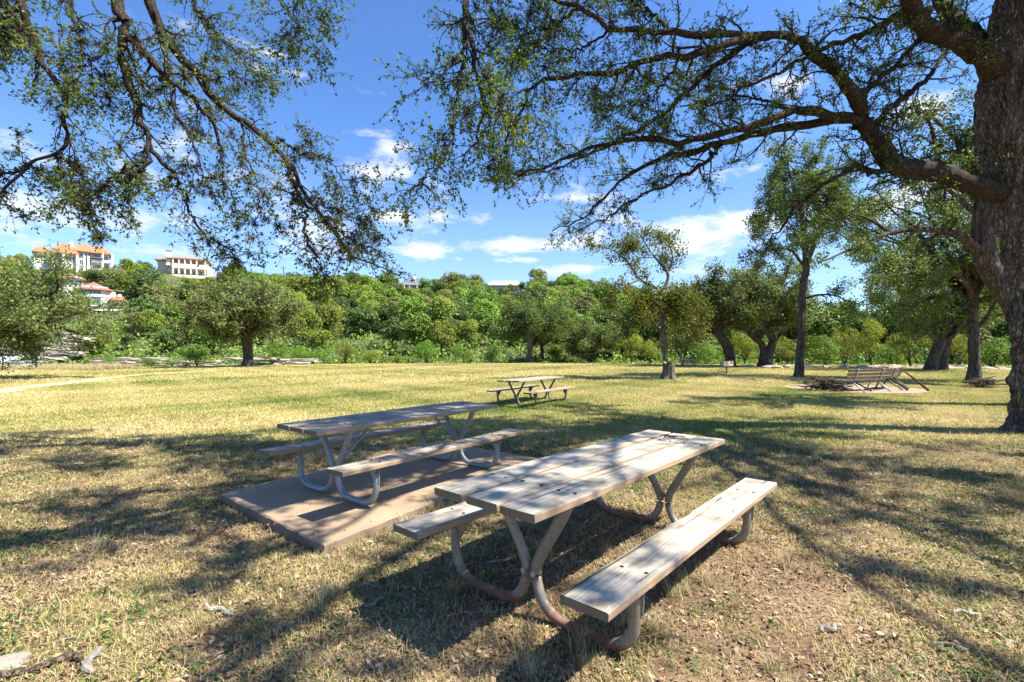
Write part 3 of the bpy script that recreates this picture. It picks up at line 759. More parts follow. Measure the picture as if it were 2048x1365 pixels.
class Acc:
    def __init__(s): s.V = []; s.F = []; s.t = []; s.n = 0
    def add(s, V, F, t=None):
        s.V.append(V); s.F.append(F + s.n); s.n += len(V)
        if t is not None: s.t.append(t)
    def mesh(s, name, off, smooth=False):
        return mesh_np(name, np.concatenate(s.V) - np.asarray(off), np.concatenate(s.F), np.concatenate(s.t) if s.t else None, smooth)

def trunk_mesh(pts, radii, off, k=28, n=60, rough=0.06, flare=0.8, flare_h=0.5, seed=0, knots=(), fz=0.8):
    """big bark-furrowed trunk; radii along pts; off = world base"""
    p = catmull(pts, n); R = np.interp(np.linspace(0, 1, n), np.linspace(0, 1, len(radii)), radii)
    V, Q = tubes(p[None], R[None], k)
    V = V.reshape(n, k, 3)
    h = p[:, 2] - p[0, 2]
    fl = flare * np.exp(-h / flare_h)
    out = V - p[:, None, :]
    th = np.arange(k) / k * 2 * np.pi
    D = np.zeros((n, k))
    for q in range(n):
        for w in range(k):
            c, s_ = math.cos(th[w]), math.sin(th[w])
            ph = Vector((c * R[q] * 15 + seed, s_ * R[q] * 15, h[q] * fz))
            rid = abs(noise.noise(ph)) ; rid2 = abs(noise.noise(ph * 2.3 + Vector((5, 5, h[q] * 0.4))))
            D[q, w] = rough * (1.6 * rid + 0.8 * rid2 - 0.5) + 0.05 * R[q] / 0.4 * noise.noise(Vector((c * 1.2, s_ * 1.2, h[q] * 0.7 + seed)))
    lob = 1 + fl[:, None] * (0.65 + 0.35 * np.sin(th * 5 + seed)[None])
    V = p[:, None, :] + out * lob[..., None] + unit(out) * D[..., None]
    for (kh, kth, kr, ka) in knots:
        dth = np.abs(((th - kth + np.pi) % (2 * np.pi)) - np.pi)
        g_ = np.exp(-((h[:, None] - kh) / kr) ** 2 - (dth[None] * R[:, None] / kr) ** 2)
        V = V + unit(out) * (ka * g_)[..., None]
    return mesh_np('trunk', V.reshape(-1, 3) - np.asarray(off), Q, smooth=True)

def hero_tree(name, label, base, trunk, limbs, P, lv, moss_n, leaf, seed, trunk_kw=None, leafmat='leaf_near', droop=-0.04):
    """limbs: list of (name, pts, r0, r1). lv: growth numbers"""
    r = np.random.default_rng(seed)
    t = thing(name, label, 'tree', tuple(base))
    if trunk is not None:
        link('trunk', trunk, MAT['bark_big'], t)
    LP, LR = [], []
    for pts, r0, r1 in limbs:
        p = catmull(pts, P)
        w = r.normal(0, 0.022, p.shape); w[0] = 0
        p = p + w
        R = np.linspace(0, 1, P); R = r0 + (r1 - r0) * R ** 0.85
        LP.append(p); LR.append(R)
    LP = np.array(LP); LR = np.array(LR)
    for p, R in zip(LP, LR):
        V, Q = tubes(p[None], R[None] * (1 + 0.08 * r.normal(size=P))[None], 9)
        link('limb', mesh_np('limb', V - base, Q, smooth=True), MAT['bark_limb'], t)
    tw = Acc()
    n2, a2, b2, n3, a3, b3, nl = lv
    p2, r2 = grow(LP, LR, n2, a2, b2, 0.5, 1.15, 9, 0.20, droop, r, 0.12, 1.0, 0.5, 0.25)
    p3, r3 = grow(p2, r2, n3, a3, b3, 0.5, 1.2, 6, 0.26, droop * 0.7, r, 0.15, 1.0, 0.6, 0.4, 0.35)
    r2 = np.clip(r2, 0.0055, 0.02) * np.linspace(1, 0.35, r2.shape[1])[None]; r3 = np.clip(r3, 0.0022, 0.006)
    tw.add(*tubes(p2, r2, 5)); tw.add(*tubes(p3, r3, 3))
    link('twigs', tw.mesh('twigs', base, True), MAT['bark_limb'], t)['kind'] = 'stuff'
    V, Q, c = leaves_on(p3, nl, leaf, r, 0.016, nodes=3)
    V2, Q2, c2 = leaves_on(p2, nl, leaf, r, 0.02, 0.4, nodes=7)
    cr = Acc(); cr.add(V, Q, clump_tint(c, r)); cr.add(V2, Q2, clump_tint(c2, r))
    link('crown', cr.mesh('crown', base), MAT[leafmat], t)
    if moss_n:
        ms = Acc()
        sel = r.integers(0, len(p2), moss_n); ti = r.integers(0, 8, moss_n)
        cc = p2[sel, ti] + np.array([0, 0, -0.02])
        per = 46
        C = np.repeat(cc, per, 0); sz = np.repeat(r.uniform(0.06, 0.13, moss_n), per)
        D = unit(rand_unit(len(C), r) + np.array([0, 0, -0.35]))
        Sd = unit(np.cross(D, rand_unit(len(C), r))) * 0.0042
        e = C + D * sz[:, None]
        Vm = np.stack([C - Sd, C + Sd, e + Sd * 0.4, e - Sd * 0.4], 1).reshape(-1, 3)
        ms.add(Vm, np.arange(len(Vm)).reshape(-1, 4), np.repeat(r.random(len(C)), 4))
        link('ball_moss', ms.mesh('ball_moss', base), MAT['moss'], t)['kind'] = 'stuff'
    return t

def pl(*a):
    """polyline from (px,py,depth) triples"""
    return np.array([PX(*q) for q in a])

# ---- the big tree at the right edge
rb = np.array([9.80, 8.95, float(ground_z(9.8, 8.95))])
tr_pts = np.array([rb + [0, 0, -0.1], rb + [0, 0, 0.5], rb + [-0.03, 0, 1.3], rb + [-0.12, 0.0, 2.4], rb + [-0.25, 0, 3.4], rb + [-0.43, 0, 4.6], rb + [-0.60, 0, 5.8], rb + [-0.63, -0.05, 7.0], rb + [-0.5, -0.1, 8.4], rb + [-0.3, -0.2, 10.0], rb + [0, -0.3, 11.5]])
tr_r = [0.46, 0.41, 0.39, 0.39, 0.42, 0.46, 0.52, 0.44, 0.32, 0.22, 0.10]
big_trunk = trunk_mesh(tr_pts, tr_r, rb, k=110, n=170, rough=0.10, flare=0.75, flare_h=0.30, seed=3, fz=2.2,
                       knots=[(5.05, 3.5, 0.16, 0.16), (3.15, 3.3, 0.11, 0.10), (2.25, 3.4, 0.10, 0.13), (1.35, 3.6, 0.09, 0.11), (4.1, 4.4, 0.2, 0.12), (2.9, 4.6, 0.14, 0.1), (6.4, 3.9, 0.2, 0.12)])
d0 = 8.9
right_limbs = [
    (pl((2030, 400, 8.95), (2002, 386, 8.9), (1936, 366, 8.8), (1861, 343, 8.7), (1798, 333, 8.6), (1766, 302, 8.5), (1741, 264, 8.4), (1725, 242, 8.35)), 0.20, 0.14),
    (pl((1725, 242, 8.35), (1719, 214, 8.2), (1697, 170, 8.0), (1666, 135, 7.8), (1628, 113, 7.6), (1603, 82, 7.5), (1571, 68, 7.4), (1502, 72, 7.2), (1420, 69, 7.0), (1345, 70, 6.8), (1282, 60, 6.6), (1225, 53, 6.4), (1162, 19, 6.3), (1100, -10, 6.2)), 0.115, 0.02),
    (pl((1725, 242, 8.35), (1672, 236, 8.3), (1628, 223, 8.2), (1584, 223, 8.1), (1534, 245, 8.0), (1471, 261, 7.9), (1395, 280, 7.8), (1326, 280, 7.7), (1263, 277, 7.6), (1200, 292, 7.5), (1137, 314, 7.4), (1074, 343, 7.3), (1025, 347, 7.3)), 0.10, 0.014),
    (pl((1690, 238, 8.32), (1603, 250, 8.5), (1515, 268, 8.8), (1439, 285, 9.1), (1364, 308, 9.4), (1288, 333, 9.6), (1238, 365, 9.8), (1200, 402, 9.9), (1162, 440, 10.0), (1105, 460, 10.1)), 0.085, 0.012),
    (pl((1439, 285, 9.1), (1425, 310, 9.3), (1376, 346, 9.5), (1326, 371, 9.7), (1263, 402, 9.9), (1213, 434, 10.1), (1150, 462, 10.3)), 0.05, 0.010),
    (pl((1535, 72, 7.3), (1502, 84, 7.5), (1458, 113, 7.7), (1395, 164, 8.0), (1326, 223, 8.3), (1276, 261, 8.5), (1200, 300, 8.8), (1112, 338, 9.0), (1040, 352, 9.1)), 0.065, 0.012),
    (pl((1502, 76, 7.2), (1427, 97, 7.0), (1364, 113, 6.9), (1301, 120, 6.8), (1251, 138, 6.7), (1200, 151, 6.6), (1137, 154, 6.5), (1087, 164, 6.5), (1056, 189, 6.5), (1030, 239, 6.5), (1010, 285, 6.5)), 0.06, 0.011),
    (pl((2010, 150, 8.9), (1964, 116, 8.6), (1924, 88, 8.3), (1873, 63, 8.0), (1842, 38, 7.7), (1823, 13, 7.4), (1790, -60, 7.0), (1700, -160, 6.5), (1560, -260, 6.0), (1350, -340, 5.6)), 0.20, 0.06),
    (pl((1990, 120, 9.0), (1955, 82, 9.2), (1917, 50, 9.5), (1892, 19, 9.8), (1860, -60, 10.2), (1800, -160, 10.8), (1700, -240, 11.4)), 0.20, 0.06),
    (pl((1860, 20, 8.0), (1804, 27, 7.9), (1754, 53, 7.8), (1703, 75, 7.7), (1640, 103, 7.6), (1603, 118, 7.6), (1546, 151, 7.5), (1490, 170, 7.4), (1430, 205, 7.4), (1360, 215, 7.4)), 0.06, 0.010),
    (pl((1798, 333, 8.6), (1741, 346, 8.7), (1716, 332, 8.8), (1666, 358, 9.0), (1603, 409, 9.3), (1552, 465, 9.5), (1520, 520, 9.7)), 0.06, 0.010),
    (pl((1745, 262, 8.4), (1770, 225, 8.8), (1830, 180, 9.4), (1880, 120, 10.0), (1890, 60, 10.5), (1850, -40, 11)), 0.07, 0.02),
    (pl((1719, 214, 8.2), (1740, 175, 8.6), (1790, 130, 9.0), (1830, 90, 9.4), (1850, 40, 9.8), (1830, -40, 10.4)), 0.06, 0.02),
    # drooping branch hanging into the top middle of the picture
    (pl((1560, -420, 7.6), (1300, -480, 7.0), (1080, -380, 6.4), (970, -200, 6.0), (930, 0, 5.9), (942, 82, 5.9), (952, 145, 5.9), (964, 214, 5.9), (955, 277, 5.9), (928, 326, 5.9)), 0.075, 0.007),
    (pl((930, 30, 5.9), (932, 90, 5.85), (927, 145, 5.8), (911, 220, 5.75), (901, 283, 5.7), (854, 352, 5.7), (815, 385, 5.7)), 0.028, 0.006),
    (pl((945, 100, 5.9), (975, 160, 6.0), (1000, 215, 6.1), (1015, 280, 6.2), (1000, 330, 6.2)), 0.018, 0.005),
    (pl((1162, 19, 6.3), (1110, 50, 6.4), (1060, 60, 6.4), (1000, 40, 6.3), (950, 20, 6.2)), 0.022, 0.006),
    (pl((1345, 70, 6.8), (1300, 25, 6.9), (1260, 5, 7.0), (1200, -20, 7.2), (1100, -60, 7.5)), 0.03, 0.008),
    (pl((1225, 53, 6.4), (1170, 95, 6.6), (1120, 100, 6.7), (1060, 95, 6.7), (1010, 130, 6.7)), 0.02, 0.006),
    (pl((1584, 223, 8.1), (1530, 200, 8.5), (1480, 190, 8.8), (1420, 160, 9.2), (1360, 150, 9.5)), 0.03, 0.008),
    (pl((1364, 113, 6.9), (1330, 160, 7.3), (1300, 200, 7.6), (1250, 215, 7.9), (1190, 225, 8.0)), 0.022, 0.006),
    # twigs reaching down in the clear sky left of the hanging branch
    (pl((760, -260, 5.6), (690, -160, 5.6), (620, -70, 5.6), (598, -10, 5.6), (588, 40, 5.6), (592, 70, 5.6)), 0.016, 0.004),
]
# unseen upper crown; limbs added where their shade dapples the foreground
shade_limbs = []
ro = np.random.default_rng(21)
top = rb + np.array([-0.3, -0.1, 8.0])
for (ex, ey, ez) in [(3.5, 3.0, 9.2), (1.0, 4.8, 8.6), (5.5, 0.5, 9.5), (2.0, 1.0, 8.4), (8.5, -1.0, 9.0), (4.5, 6.0, 10.6), (6.5, 8.5, 11.2), (10.5, 4.0, 9.4), (12.5, 2.5, 8.2), (11.5, 6.5, 10.8), (13, 9, 9.8), (9.5, 12, 10.5), (1.5, 7.0, 9.6), (3.0, -1.5, 8.0), (9.0, 1.0, 8.0), (12.5, 5.0, 7.0), (0.0, 3.0, 7.6), (3.2, 4.4, 8.2), (3.6, 1.6, 7.8), (6.6, 5.2, 9.4), (-0.5, 6.2, 8.4), (4.2, 0.2, 7.6), (8.6, 4.6, 8.8), (2.4, 6.2, 9.0), (1.2, 2.2, 7.4), (-0.6, 4.6, 7.6), (2.4, 2.6, 7.8), (0.4, 1.2, 7.2), (10.8, 2.0, 8.0), (9.8, 0.4, 7.6), (12.0, 3.4, 7.4)]:
    e = np.array([ex, ey, ez]); mid = (top * 0.5 + e * 0.5) + np.array([0, 0, 1.1]) + ro.normal(0, 0.35, 3)
    shade_limbs.append((np.array([top + ro.normal(0, 0.2, 3) + [0, 0, ro.uniform(-1.2, 1.5)], top * 0.7 + mid * 0.3 + [0, 0, 0.4] + ro.normal(0, 0.3, 3), mid, mid * 0.4 + e * 0.6 + ro.normal(0, 0.3, 3), e + [0, 0, -0.3]]), 0.11, 0.015))
big = hero_tree('oak_tree', 'massive rough-barked oak at the right edge with limbs sweeping left across the sky', rb, big_trunk, right_limbs, 34,
                (26, 0.45, 1.4, 8, 0.2, 0.5, 12), 240, 0.045, 31, leafmat='leaf_near')
# its out-of-frame crown, shaped for foreground shade, hangs on the same tree
def add_crown(t, base, limbs, P, lv, leaf, seed, leafmat):
    r = np.random.default_rng(seed)
    LP = np.array([catmull(p + 0, P) + np.cumsum(r.normal(0, 0.07, (P, 3)), 0) * np.linspace(0, 1, P)[:, None] for p, _, _ in limbs]); LR = np.array([np.linspace(a, b, P) for _, a, b in limbs])
    for p, R in zip(LP, LR):
        V, Q = tubes(p[None], R[None], 8)
        link('limb', mesh_np('limb', V - base, Q, smooth=True), MAT['bark_limb'], t)
    n2, a2, b2, n3, a3, b3, nl = lv
    p2, r2 = grow(LP, LR, n2, a2, b2, 0.5, 1.15, 8, 0.2, -0.02, r, 0.35, 1.0, 0.5, 0.25, 0.2)
    p3, r3 = grow(p2, r2, n3, a3, b3, 0.5, 1.2, 5, 0.26, -0.02, r, 0.15, 1.0, 0.6, 0.4, 0.35)
    tw = Acc(); tw.add(*tubes(p2, np.clip(r2, 0.004, 0.06), 4)); tw.add(*tubes(p3, np.clip(r3, 0.003, 0.02), 3))
    link('twigs', tw.mesh('twigs', base, True), MAT['bark_limb'], t)['kind'] = 'stuff'
    V, Q, c = leaves_on(p3, nl, leaf, r, 0.07)
    cr = Acc(); cr.add(V, Q, clump_tint(c, r))
    link('crown', cr.mesh('crown', base), MAT[leafmat], t)
add_crown(big, rb, shade_limbs, 16, (12, 0.8, 1.6, 7, 0.28, 0.6, 25), 0.098, 5, 'leaf_near')

# ---- the oak whose branches hang in from the upper left (trunk stands left of the frame)
lb = np.array([-9.6, 6.2, float(ground_z(-9.6, 6.2))])
lt = np.array([lb + [0, 0, -0.1], lb + [0.05, 0, 0.8], lb + [0.1, 0.05, 2.0], lb + [0.25, 0.1, 3.4], lb + [0.5, 0.1, 4.8], lb + [0.8, 0.1, 6.2], lb + [1.3, 0.1, 7.4]])
left_trunk = trunk_mesh(lt, [0.5, 0.42, 0.39, 0.38, 0.36, 0.28, 0.18], lb, k=48, n=60, rough=0.04, flare=0.5, flare_h=0.35, seed=9)
J1 = lb + [0.6, 0.1, 5.6]; J2 = lb + [1.2, 0.1, 7.2]
left_limbs = [
    (np.vstack([J1, pl((-150, -150, 6.2)), pl((-20, -120, 6.3), (40, 0, 6.4), (48, 44, 6.4), (66, 88, 6.4), (92, 132, 6.4), (119, 176, 6.4), (132, 220, 6.4), (134, 259, 6.4), (121, 303, 6.4), (79, 316, 6.4), (40, 347, 6.4), (0, 391, 6.4), (-40, 430, 6.3))]), 0.06, 0.013),
    (pl((121, 303, 6.4), (136, 325, 6.35), (163, 352, 6.3), (172, 395, 6.3), (165, 440, 6.3)), 0.022, 0.006),
    (pl((60, 332, 6.4), (20, 346, 6.5), (-30, 352, 6.6)), 0.02, 0.008),
    (np.vstack([J2, pl((60, -330, 6.4), (180, -180, 6.5), (233, 0, 6.6), (250, 53, 6.6), (246, 97, 6.6), (255, 154, 6.6), (272, 207, 6.6), (286, 250, 6.6), (297, 286, 6.6), (290, 325, 6.5), (272, 374, 6.5), (258, 410, 6.5))]), 0.105, 0.014),
    (pl((299, 292, 6.6), (343, 343, 6.8), (365, 382, 6.9), (382, 431, 7.0), (413, 475, 7.1), (448, 492, 7.2), (478, 525, 7.3)), 0.032, 0.007),
    (pl((292, 318, 6.5), (264, 327, 6.4), (228, 352, 6.3), (202, 380, 6.2), (170, 400, 6.2)), 0.03, 0.008),
    (pl((250, 70, 6.6), (264, 79, 6.6), (299, 114, 6.7), (325, 154, 6.8), (352, 169, 6.9), (387, 198, 7.0), (422, 246, 7.1), (440, 300, 7.2), (450, 360, 7.2), (470, 410, 7.3)), 0.06, 0.010),
    (np.vstack([J2, pl((140, -420, 7.0), (260, -180, 7.2), (303, 0, 7.3), (321, 66, 7.3), (352, 105, 7.3), (378, 132, 7.3), (409, 171, 7.3), (439, 207, 7.3), (483, 240, 7.3), (519, 264, 7.3), (545, 294, 7.3), (576, 330, 7.3), (602, 374, 7.4), (628, 409, 7.5), (659, 461, 7.6), (703, 505, 7.7), (747, 527, 7.8), (800, 552, 7.9)),]), 0.092, 0.009),
    (pl((570, 325, 7.3), (593, 378, 7.2), (611, 418, 7.2), (615, 475, 7.1), (633, 519, 7.1), (655, 556, 7.1)), 0.036, 0.008),
    (pl((545, 290, 7.3), (563, 279, 7.4), (595, 303, 7.5), (633, 308, 7.6), (677, 343, 7.7), (715, 385, 7.8)), 0.025, 0.006),
    (pl((303, 5, 7.3), (325, 70, 7.0), (338, 132, 6.9), (347, 220, 6.9), (374, 264, 6.9), (400, 325, 6.9), (410, 390, 6.9)), 0.035, 0.007),
    (pl((240, 40, 6.6), (205, 100, 6.5), (170, 130, 6.4), (150, 170, 6.3), (143, 190, 6.3)), 0.02, 0.006),
    (pl((110, -100, 6.6), (140, 0, 6.6), (150, 60, 6.6), (175, 115, 6.6), (200, 165, 6.6), (225, 200, 6.6)), 0.03, 0.007),
    (pl((330, -120, 7.4), (380, -20, 7.5), (410, 40, 7.5), (440, 75, 7.6), (480, 110, 7.6), (505, 150, 7.7)), 0.04, 0.007),
    (pl((370, 120, 7.3), (410, 135, 7.5), (450, 155, 7.6), (490, 160, 7.7), (530, 160, 7.8)), 0.016, 0.005),
    (pl((628, 409, 7.5), (660, 415, 7.6), (700, 430, 7.7), (740, 445, 7.8)), 0.016, 0.005),
    (pl((483, 240, 7.3), (490, 300, 7.2), (510, 360, 7.1), (520, 420, 7.1), (500, 450, 7.1)), 0.02, 0.006),
    (pl((-60, -60, 6.2), (0, 0, 6.2), (10, 40, 6.2), (5, 80, 6.2)), 0.03, 0.01),
    (pl((659, 461, 7.6), (690, 470, 7.5), (720, 490, 7.4), (745, 500, 7.4)), 0.014, 0.005),
]
left = hero_tree('oak_tree', 'oak whose dark mossy branches hang in from the upper left corner', lb, left_trunk, left_limbs, 30,
                 (19, 0.4, 1.05, 8, 0.16, 0.42, 7), 280, 0.05, 41, leafmat='leaf_near', droop=-0.16)
lo = []
for (ex, ey, ez) in [(-12, 9, 8), (-13, 5, 7.5), (-11, 2, 8.5), (-8.0, 2.5, 8.6), (-8.5, 9.0, 8.8), (-10.5, 11, 8.2), (-14, 7.5, 9)]:
    e = np.array([ex, ey, ez]); mid = J2 * 0.5 + e * 0.5 + np.array([0, 0, 0.8])
    lo.append((np.array([J1 * 0.4 + J2 * 0.6, J2 * 0.7 + mid * 0.3, mid, mid * 0.4 + e * 0.6, e]), 0.12, 0.02))
add_crown(left, lb, lo, 14, (9, 0.8, 1.8, 7, 0.35, 0.8, 12), 0.10, 6, 'leaf_near')

# ---------------------------------------------------------------- trees across the lawn
def mid_tree(label, base, trunks, crown, n_limb, lv, leaf, leafmat, seed, bark='bark_far', group='trees on the far side of the lawn', extra=(), name='oak_tree', shell=(0.55, 1.0), flat=-0.35, jit=0.18, wob=0.2, upb=0.4, tb=0.45):
    """trunks: list of (pts relative to base, radii). crown: (cx,cy,cz, rx,ry,rz) relative to base."""
    r = np.random.default_rng(seed)
    base = np.asarray(base, float)
    t = thing(name, label, 'tree', tuple(base), 0, group)
    TP = []
    for pts, radii in trunks:
        pts = np.asarray(pts, float)
        TP.append(catmull(pts, 20))
        link('trunk', trunk_mesh(pts, radii, (0, 0, 0), k=20, n=34, rough=0.03, flare=0.55, flare_h=0.35, seed=seed), MAT[bark], t)
    LP, LR = [], []
    c = np.array(crown[:3]); rd = np.array(crown[3:])
    for q in range(n_limb):
        tp = TP[q % len(TP)]
        st = tp[r.integers(12, 20)]
        while True:
            u = rand_unit(1, r)[0]
            if u[2] > flat: break
        e = c + u * rd * r.uniform(*shell)
        ctl = st * 0.55 + e * 0.45 + np.array([0, 0, 0.12 * rd[2]]) + r.normal(0, 0.08 * rd.mean(), 3)
        LP.append(catmull(np.array([st, st * 0.6 + ctl * 0.4 + r.normal(0, 0.04 * rd.mean(), 3), ctl, ctl * 0.4 + e * 0.6 + r.normal(0, 0.05 * rd.mean(), 3), e]), 12))
        rr = trunks[q % len(TP)][1][-1] * r.uniform(0.45, 0.8)
        LR.append(np.linspace(rr, 0.02, 12))
    for pts, r0, r1 in extra:
        LP.append(catmull(np.asarray(pts, float), 12)); LR.append(np.linspace(r0, r1, 12))
    LP = np.array(LP); LR = np.array(LR)
    lb_ = Acc()
    for p, R in zip(LP, LR):
        V, Q = tubes(p[None], R[None], 7)
        link('limb', mesh_np('limb', V, Q, smooth=True), MAT[bark], t)
    n2, a2, b2, n3, a3, b3, nl = lv
    p2, r2 = grow(LP, LR, n2, a2, b2, 0.5, 1.2, 7, wob, 0.02, r, 0.3, 1.0, 0.5, 0.3)
    p3, r3 = grow(p2, r2, n3, a3, b3, 0.5, 1.2, 4, wob, 0.0, r, 0.2, 1.0, 0.6, 0.4, 0.3)
    lb_.add(*tubes(p2, np.clip(r2, 0.012, 0.035), 4)); lb_.add(*tubes(p3, np.clip(r3, 0.006, 0.014), 3))
    link('twigs', lb_.mesh('twigs', (0, 0, 0), True), MAT[bark], t)['kind'] = 'stuff'
    V, Q, cc = leaves_on(p3, int(nl * 1.6), leaf * 1.22, r, jit, 0.1, 0.7, upb)
    ac = Acc(); ac.add(V, Q, clump_tint(cc, r, 1.6, tb, 0.25, 0.16))
    link('crown', ac.mesh('crown', (0, 0, 0)), MAT[leafmat], t)
    return t

def at(px, d):
    x = (px - 1024) / FPX * d
    return np.array([x, d, float(ground_z(x, d))])
def rel(base, *pts):
    return np.array([PX(*q) for q in pts]) - base

# left: low spreading live oak, trunk just out of frame
b = at(-75, 24)
mid_tree('low spreading live oak at the left edge partly hiding the white house', b, [([(0, 0, -0.2), (0.1, 0, 0.8), (0.4, 0, 1.8), (0.9, 0, 2.6)], [0.42, 0.36, 0.33, 0.25])],
         (1.5, 0.0, 3.7, 5.2, 4.5, 3.3), 30, (9, 0.9, 2.2, 7, 0.4, 0.9, 17), 0.105, 'leaf_live_oak', 51, flat=-0.7)
# oak on the far left of the lawn
b = at(495, 42.5)
mid_tree('round grey-green live oak standing alone at the far left of the lawn', b, [([(0, 0, -0.2), (0.05, 0, 1.0), (0.0, 0, 2.0), (0.25, 0, 2.9)], [0.48, 0.40, 0.36, 0.28])],
         (-0.2, 0, 4.5, 5.7, 5.2, 3.3), 30, (8, 0.9, 2.2, 7, 0.5, 1.0, 13), 0.15, 'leaf_live_oak', 52, flat=-0.55, tb=0.6)
b = at(1060, 55.5)
mid_tree('round crowned oak with a straight grey trunk in the middle of the far lawn edge', b, [([(0, 0, -0.3), (0.0, 0, 1.2), (-0.05, 0, 2.6), (0, 0, 3.8)], [0.36, 0.30, 0.26, 0.2])],
         (0.2, 0, 4.7, 4.6, 4.4, 3.2), 28, (8, 0.8, 1.8, 6, 0.4, 0.9, 11), 0.16, 'leaf_elm', 53, flat=-0.6, bark='bark_pale')
b = at(1083, 61)
mid_tree('smaller dark-trunked oak just right of the middle oak', b, [([(0, 0, -0.6), (0.1, 0, 1.0), (0.0, 0, 2.4), (-0.3, 0, 3.4)], [0.26, 0.22, 0.2, 0.14])],
         (1.2, 0, 4.0, 3.6, 3.4, 2.4), 20, (7, 0.8, 1.6, 6, 0.4, 0.9, 10), 0.16, 'leaf_elm', 54, flat=-0.6)
b = at(1180, 59)
mid_tree('dusky low live oak right of the middle oak, crown reaching the ground', b, [([(0, 0, -0.6), (0.2, 0, 0.6), (0.5, 0, 1.4)], [0.24, 0.2, 0.15]), ([(0.2, 0, -0.6), (-0.2, 0, 0.6), (-0.7, 0, 1.5)], [0.22, 0.18, 0.14])],
         (0, 0, 3.0, 3.8, 3.2, 2.7), 24, (7, 0.8, 1.6, 6, 0.4, 0.9, 12), 0.15, 'leaf_live_oak', 55, flat=-0.8)
# slim tree behind the stump
b = at(1329, 25.6)
sl_t = rel(b, (1330, 762, 25.6), (1330, 720, 25.6), (1326, 660, 25.6), (1322, 620, 25.6), (1321, 588, 25.6))
mid_tree('slim sparse elm with a pale forked top rising behind the stump', b, [(sl_t, [0.14, 0.12, 0.115, 0.11, 0.10])],
         (0.2, 0, 3.4, 1.9, 1.7, 1.5), 9, (9, 0.6, 1.3, 6, 0.3, 0.7, 14), 0.10, 'leaf_yellow', 56, bark='bark_pale', flat=-0.9, jit=0.16, tb=0.25,
         extra=[(rel(b, (1321, 590, 25.6), (1311, 575, 25.6), (1280, 560, 25.4), (1258, 528, 25.2), (1225, 500, 25.0), (1170, 488, 24.8)), 0.09, 0.02),
                (rel(b, (1321, 590, 25.6), (1336, 558, 25.7), (1332, 542, 25.8), (1312, 518, 26.0), (1295, 495, 26.2), (1280, 470, 26.3)), 0.10, 0.02),
                (rel(b, (1334, 552, 25.7), (1345, 520, 26.2), (1340, 495, 26.4), (1330, 475, 26.5)), 0.05, 0.015),
                (rel(b, (1280, 560, 25.4), (1255, 570, 25.0), (1235, 585, 24.8), (1215, 600, 24.8)), 0.05, 0.015),
                (rel(b, (1258, 528, 25.2), (1245, 505, 25.4), (1262, 480, 25.5)), 0.04, 0.012),
                (rel(b, (1322, 610, 25.6), (1290, 615, 25.2), (1265, 640, 25.0), (1245, 670, 25.0)), 0.05, 0.012),
                (rel(b, (1322, 610, 25.6), (1345, 612, 25.9), (1368, 630, 26.0), (1380, 660, 26.0)), 0.045, 0.012)])
# curved oak behind the grill
b = at(1459, 43)
mid_tree('dark-trunked live oak curving left behind the grill', b, [(rel(b, (1461, 742, 43), (1460, 715, 43), (1450, 685, 43), (1432, 662, 43), (1420, 648, 43)), [0.46, 0.40, 0.38, 0.34, 0.26])],
         (-0.9, 0, 5.9, 5.0, 4.4, 4.1), 28, (8, 0.9, 2.0, 7, 0.4, 0.9, 12), 0.14, 'leaf_live_oak', 57, flat=-0.5, tb=0.4,
         extra=[(rel(b, (1432, 662, 43), (1410, 655, 42.5), (1385, 660, 42), (1360, 680, 41.8)), 0.22, 0.03)])
b = at(1534, 42.6)
mid_tree('live oak with twin dark stems and a long limb arching left beside the tall elm', b,
         [(rel(b, (1534, 742, 42.6), (1536, 715, 42.6), (1545, 680, 42.6), (1530, 662, 42.4), (1505, 655, 42.2)), [0.42, 0.36, 0.33, 0.28, 0.2]),
          (rel(b, (1522, 740, 42.8), (1527, 712, 42.8), (1524, 690, 42.8), (1510, 678, 42.6), (1490, 660, 42.6)), [0.34, 0.29, 0.26, 0.22, 0.16])],
         (-0.4, 0, 5.9, 4.8, 4.6, 4.3), 28, (8, 0.9, 2.0, 7, 0.4, 0.9, 12), 0.14, 'leaf_live_oak', 58, flat=-0.5, tb=0.45)
# tall slender elm
b = at(1600, 27.2)
mid_tree('tall straight elm left of the slatted benches with a high open crown', b,
         [(rel(b, (1598, 760, 27.2), (1600, 715, 27.2), (1603, 640, 27.2), (1606, 570, 27.2), (1612, 530, 27.2), (1606, 440, 27.0), (1590, 380, 26.8), (1570, 320, 26.6)), [0.24, 0.20, 0.19, 0.19, 0.18, 0.12, 0.09, 0.05])],
         (0.9, 0, 8.8, 4.4, 3.6, 4.2), 24, (9, 0.7, 1.6, 7, 0.3, 0.8, 14), 0.088, 'leaf_elm', 59, flat=-0.6, jit=0.12,
         extra=[(rel(b, (1612, 532, 27.2), (1632, 480, 27.3), (1650, 420, 27.4), (1670, 350, 27.6), (1690, 290, 27.8)), 0.15, 0.025),
                (rel(b, (1606, 530, 27.2), (1580, 500, 27.0), (1540, 500, 26.8), (1500, 515, 26.6)), 0.08, 0.02),
                (rel(b, (1604, 600, 27.2), (1640, 590, 27.5), (1680, 595, 27.8), (1720, 630, 28.0)), 0.08, 0.02)])
